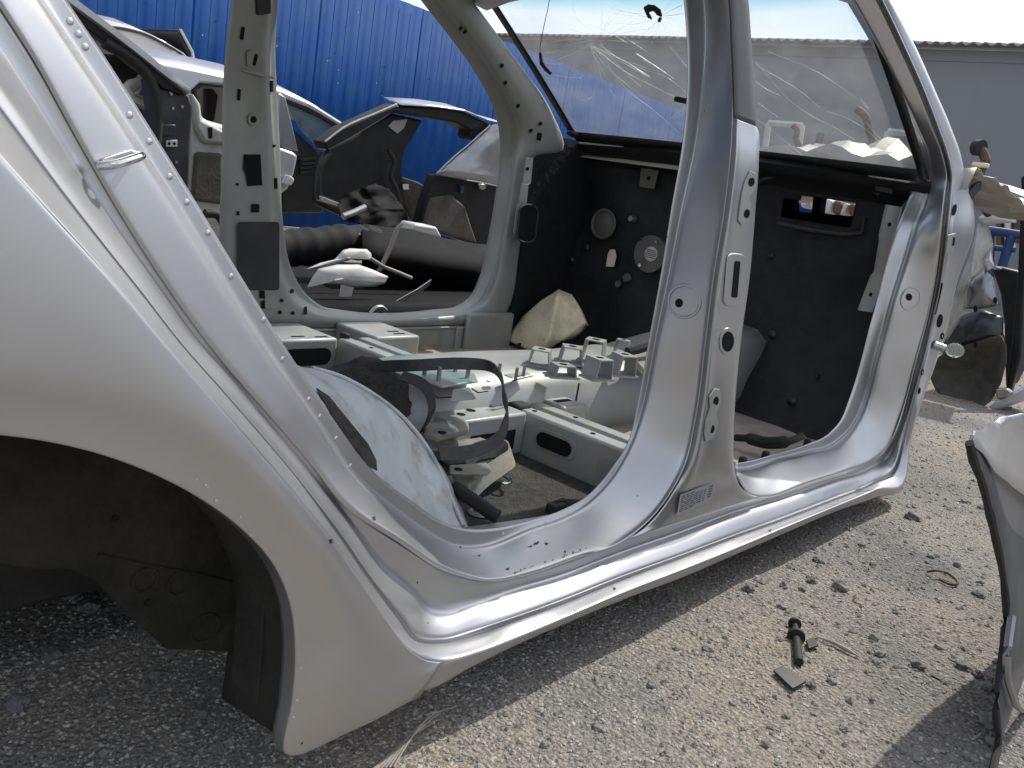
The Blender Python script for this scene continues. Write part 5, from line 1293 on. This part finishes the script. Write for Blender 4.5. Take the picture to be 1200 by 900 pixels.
e0 = hermite([U(a, b, y=-.45 - .05 * (a - 1137) / 150) for a, b in ((1137,518),(1160,545),(1200,580),(1290,632))], 6)
e1 = hermite([U(a, b, z=e0[0].z + dz) for a, b, dz in ((1137,517),(1162,496),(1181,487),(1290,505))[:0] or ((1138,516,.0),(1161,496,.012),(1184,487,.02),(1290,497,.02))], 6)
rows = []
for p, q in zip(e0, e1):
    rows.append([p.lerp(q, k / 6) + V((0, 0, .012 * math.sin(PI * k / 6) + .010 * noise.noise(V((p.x * 9, k * .7, 0))))) for k in range(7)])
m = MB(); m.open = True; m.grid(rows); ccw(m); build(m, 'wing_top', PALECAR, WG, 60, solid=.002, label='pale sunlit top of the wing')
m = MB(); P = hermite([U(a - 1, b, y=WY(b, 0) - .004) for a, b in le], 3); m.tube(P, [.0055 + .0018 * noise.noise(p * 60) for p in P], 7); build(m, 'rubber_edge', RUBBER, WG)
m = MB(); P = hermite([U(a, b, y=WY(b, 0) - .012) for a, b in ((1186,722),(1180,768),(1187,815),(1205,835))], 4); m.tube(P, .006, 7); build(m, 'weld_ridge', MIDCAR, WG)

# ------------------------------------------------------------------ small things on the ground
def G(px, py, dz=0.): p = U(px, py, z=GZ); return V((p.x, p.y, gh(p.x, p.y) + dz))
o = thing('shock_bolt', 'black bolt with two collars lying on the gravel', 'bolt', G(933, 760))
a, b = G(930, 735, .010), G(935, 781, .008); d = (b - a)
m = MB(); m.tube([a - d * .05, a + d * .35, a + d * .36, b], [.006, .006, .0075, .0085], 10); build(m, 'shank', RUBBER, o)
m = MB(); m.disc(a + d * .0, d, .013, .007, 14); build(m, 'collar', RUBBER, o)
m = MB(); m.disc(a + d * .33, d, .017, .010, 16); build(m, 'collar', RUBBER, o)
m = MB(); m.prism([G(a_, b_, .006) for a_, b_ in ((905,790),(916,785),(944,803),(928,810))], (0, .0, .004)); tag(build(m, 'plastic_shard', BLACKP, None, 30, bevel=.001), 'flat dark plastic shard below the bolt', 'shard')
m = MB(); m.prism([G(a_, b_, .006) for a_, b_ in ((943,756),(952,752),(958,762),(946,766))], (0, .0, .004)); tag(build(m, 'plastic_shard', BLACKP, None, 30, bevel=.001), 'small dark shard right beside the bolt collar', 'shard')
m = MB(); m.tube([G(953,747,.006), G(975,757,.007), G(990,765,.007), G(1007,773,.005)], [.0008, .0035, .0045, .001], 6); tag(build(m, 'wood_splinter', TANP, None, 60), 'pale pointed splinter lying right of the bolt', 'splinter')
m = MB(); m.tube(hermite([G(1086,673,.006), G(1095,678,.02), G(1108,679,.015), G(1118,684,.01), G(1121,688,.008), G(1112,688,.006), G(1100,682,.006)], 4), .003, 6); tag(build(m, 'wire_loop', RUST, None, 60), 'thin bent wire loop on the gravel near the wing', 'wire')
o = thing('dry_twigs', 'pale dry twigs poking out below the sill', 'twigs', G(480, 885))
for k in range(6):
    m = MB(); m.tube(hermite([G(436 + k * 5, 905 - k, .004), G(458 + k * 4, 887 - k, .008 + .003 * k), G(486 + k * 2.5 + random.uniform(-5, 5), 868 - k * 1.5, .014 + .003 * k), G(505 + k * 5 + random.uniform(-8, 8), 855 - k * 5, .010)], 4), [.0019 - .0001 * i for i in range(13)], 5); build(m, 'twig', STRAPT, o)

def rock(p, r, sq=.7, seed=0):
    bm = bmesh.new(); bmesh.ops.create_icosphere(bm, subdivisions=3, radius=1)
    for v in bm.verts:
        n_ = noise.noise(v.co * 1.3 + V((seed * 3.1, seed, 0))); v.co *= 1 + .55 * n_ + .28 * noise.noise(v.co * 2.6 + V((seed, 0, 0))) + .08 * noise.noise(v.co * 7 + V((seed, 0, 0)))
        v.co = V((v.co.x * r * (1 + .25 * math.sin(seed)), v.co.y * r, v.co.z * r * sq))
    me = D.meshes.new('stone'); rz = Matrix.Rotation(seed * 1.7, 4, 'Z'); bm.transform(rz); bm.to_mesh(me); bm.free()
    ob = D.objects.new('stone', me); COL.objects.link(ob); ob.location = p + V((0, 0, r * sq * .35)); return ob
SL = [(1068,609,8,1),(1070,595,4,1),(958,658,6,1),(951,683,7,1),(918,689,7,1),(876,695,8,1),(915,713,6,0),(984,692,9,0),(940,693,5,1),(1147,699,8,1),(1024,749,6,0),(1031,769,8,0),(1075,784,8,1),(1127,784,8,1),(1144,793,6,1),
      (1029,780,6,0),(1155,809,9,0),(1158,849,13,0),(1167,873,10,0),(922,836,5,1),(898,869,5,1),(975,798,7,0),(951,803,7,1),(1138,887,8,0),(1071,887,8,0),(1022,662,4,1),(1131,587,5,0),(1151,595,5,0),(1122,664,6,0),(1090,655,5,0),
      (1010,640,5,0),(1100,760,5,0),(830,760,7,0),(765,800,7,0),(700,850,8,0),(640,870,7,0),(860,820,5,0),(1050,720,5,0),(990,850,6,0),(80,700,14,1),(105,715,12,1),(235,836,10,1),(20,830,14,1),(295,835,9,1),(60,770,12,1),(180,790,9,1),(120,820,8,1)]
ORD = ['first', 'second', 'third', 'fourth', 'fifth', 'sixth', 'seventh', 'eighth', 'ninth', 'tenth', 'eleventh', 'twelfth', 'thirteenth', 'fourteenth', 'fifteenth', 'sixteenth', 'seventeenth', 'eighteenth', 'nineteenth', 'twentieth', 'twenty-first', 'twenty-second', 'twenty-third', 'twenty-fourth', 'twenty-fifth', 'twenty-sixth']
kind_ = lambda q: 0 if q[0] < 330 else (1 if q[3] else 2)
for i, (a, b, r, dk) in enumerate(SL):
    nth = ORD[sorted([q for q in SL if kind_(q) == kind_((a, b, r, dk))]).index((a, b, r, dk))]
    p = G(a, b); dist = (p - CAM).length; ob = rock(p, r * dist / F_PX * .8, random.uniform(.55, .8), i + 1)
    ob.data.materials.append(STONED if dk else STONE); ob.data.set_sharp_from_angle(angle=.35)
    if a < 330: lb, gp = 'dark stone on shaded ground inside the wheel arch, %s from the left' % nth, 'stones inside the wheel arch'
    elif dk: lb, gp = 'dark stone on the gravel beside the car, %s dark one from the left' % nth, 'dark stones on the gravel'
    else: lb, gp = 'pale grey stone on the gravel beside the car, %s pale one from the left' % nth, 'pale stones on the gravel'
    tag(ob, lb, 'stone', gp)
# loose gravel nobody could count
BASE = [V(q).normalized() for q in ((1,0,0),(-1,0,0),(0,1,0),(0,-1,0),(0,0,1),(0,0,-1))]
BF8 = [(4,0,2),(4,2,1),(4,1,3),(4,3,0),(5,2,0),(5,1,2),(5,3,1),(5,0,3)]
def gravel(n, name, mt, smin, smax, seed):
    R_ = random.Random(seed); v = []; f = []
    while n:
        rad = math.exp(R_.uniform(math.log(.9), math.log(8))); an = R_.uniform(-.25, 1.25)
        x = rad * math.cos(an); y = CAM.y + rad * math.sin(an)
        if y > 1.4 and x > .1: continue
        n -= 1; s = (smin + (smax - smin) * R_.random() ** 3) * (.6 + .4 * min(rad, 3.5) / 1.6)
        q = V((x, y, gh(x, y) + s * .25)); a = R_.uniform(0, 6.28); b0 = len(v); ca, sa = math.cos(a), math.sin(a)
        for e in BASE:
            k = s * R_.uniform(.6, 1.25); ex, ey = e.x * k * 1.2, e.y * k
            v.append((q.x + ex * ca - ey * sa + R_.uniform(-.2, .2) * s, q.y + ex * sa + ey * ca, q.z + e.z * k * .6))
        f += [tuple(i + b0 for i in t) for t in BF8]
    me = D.meshes.new(name); me.from_pydata(v, [], f); me.materials.append(mt); ob = D.objects.new(name, me); COL.objects.link(ob); stuff(ob)
    ob['label'] = {'gravel': 'fine pale gravel scattered over the yard', 'loose_gravel': 'coarser pale stones scattered over the yard', 'dark_gravel': 'dark stone chips scattered over the yard'}[name]; ob['category'] = 'gravel'
gravel(70000, 'gravel', mat('pale_gravel', (.34, .32, .29), .95, 0, .45, 38, spec=.2), .0012, .0050, 3)
gravel(900, 'loose_gravel', STONE, .004, .011, 9)
gravel(16000, 'dark_gravel', mat('dark_gravel', (.16, .155, .145), .95, 0, .4, 38, spec=.2), .0012, .006, 4)
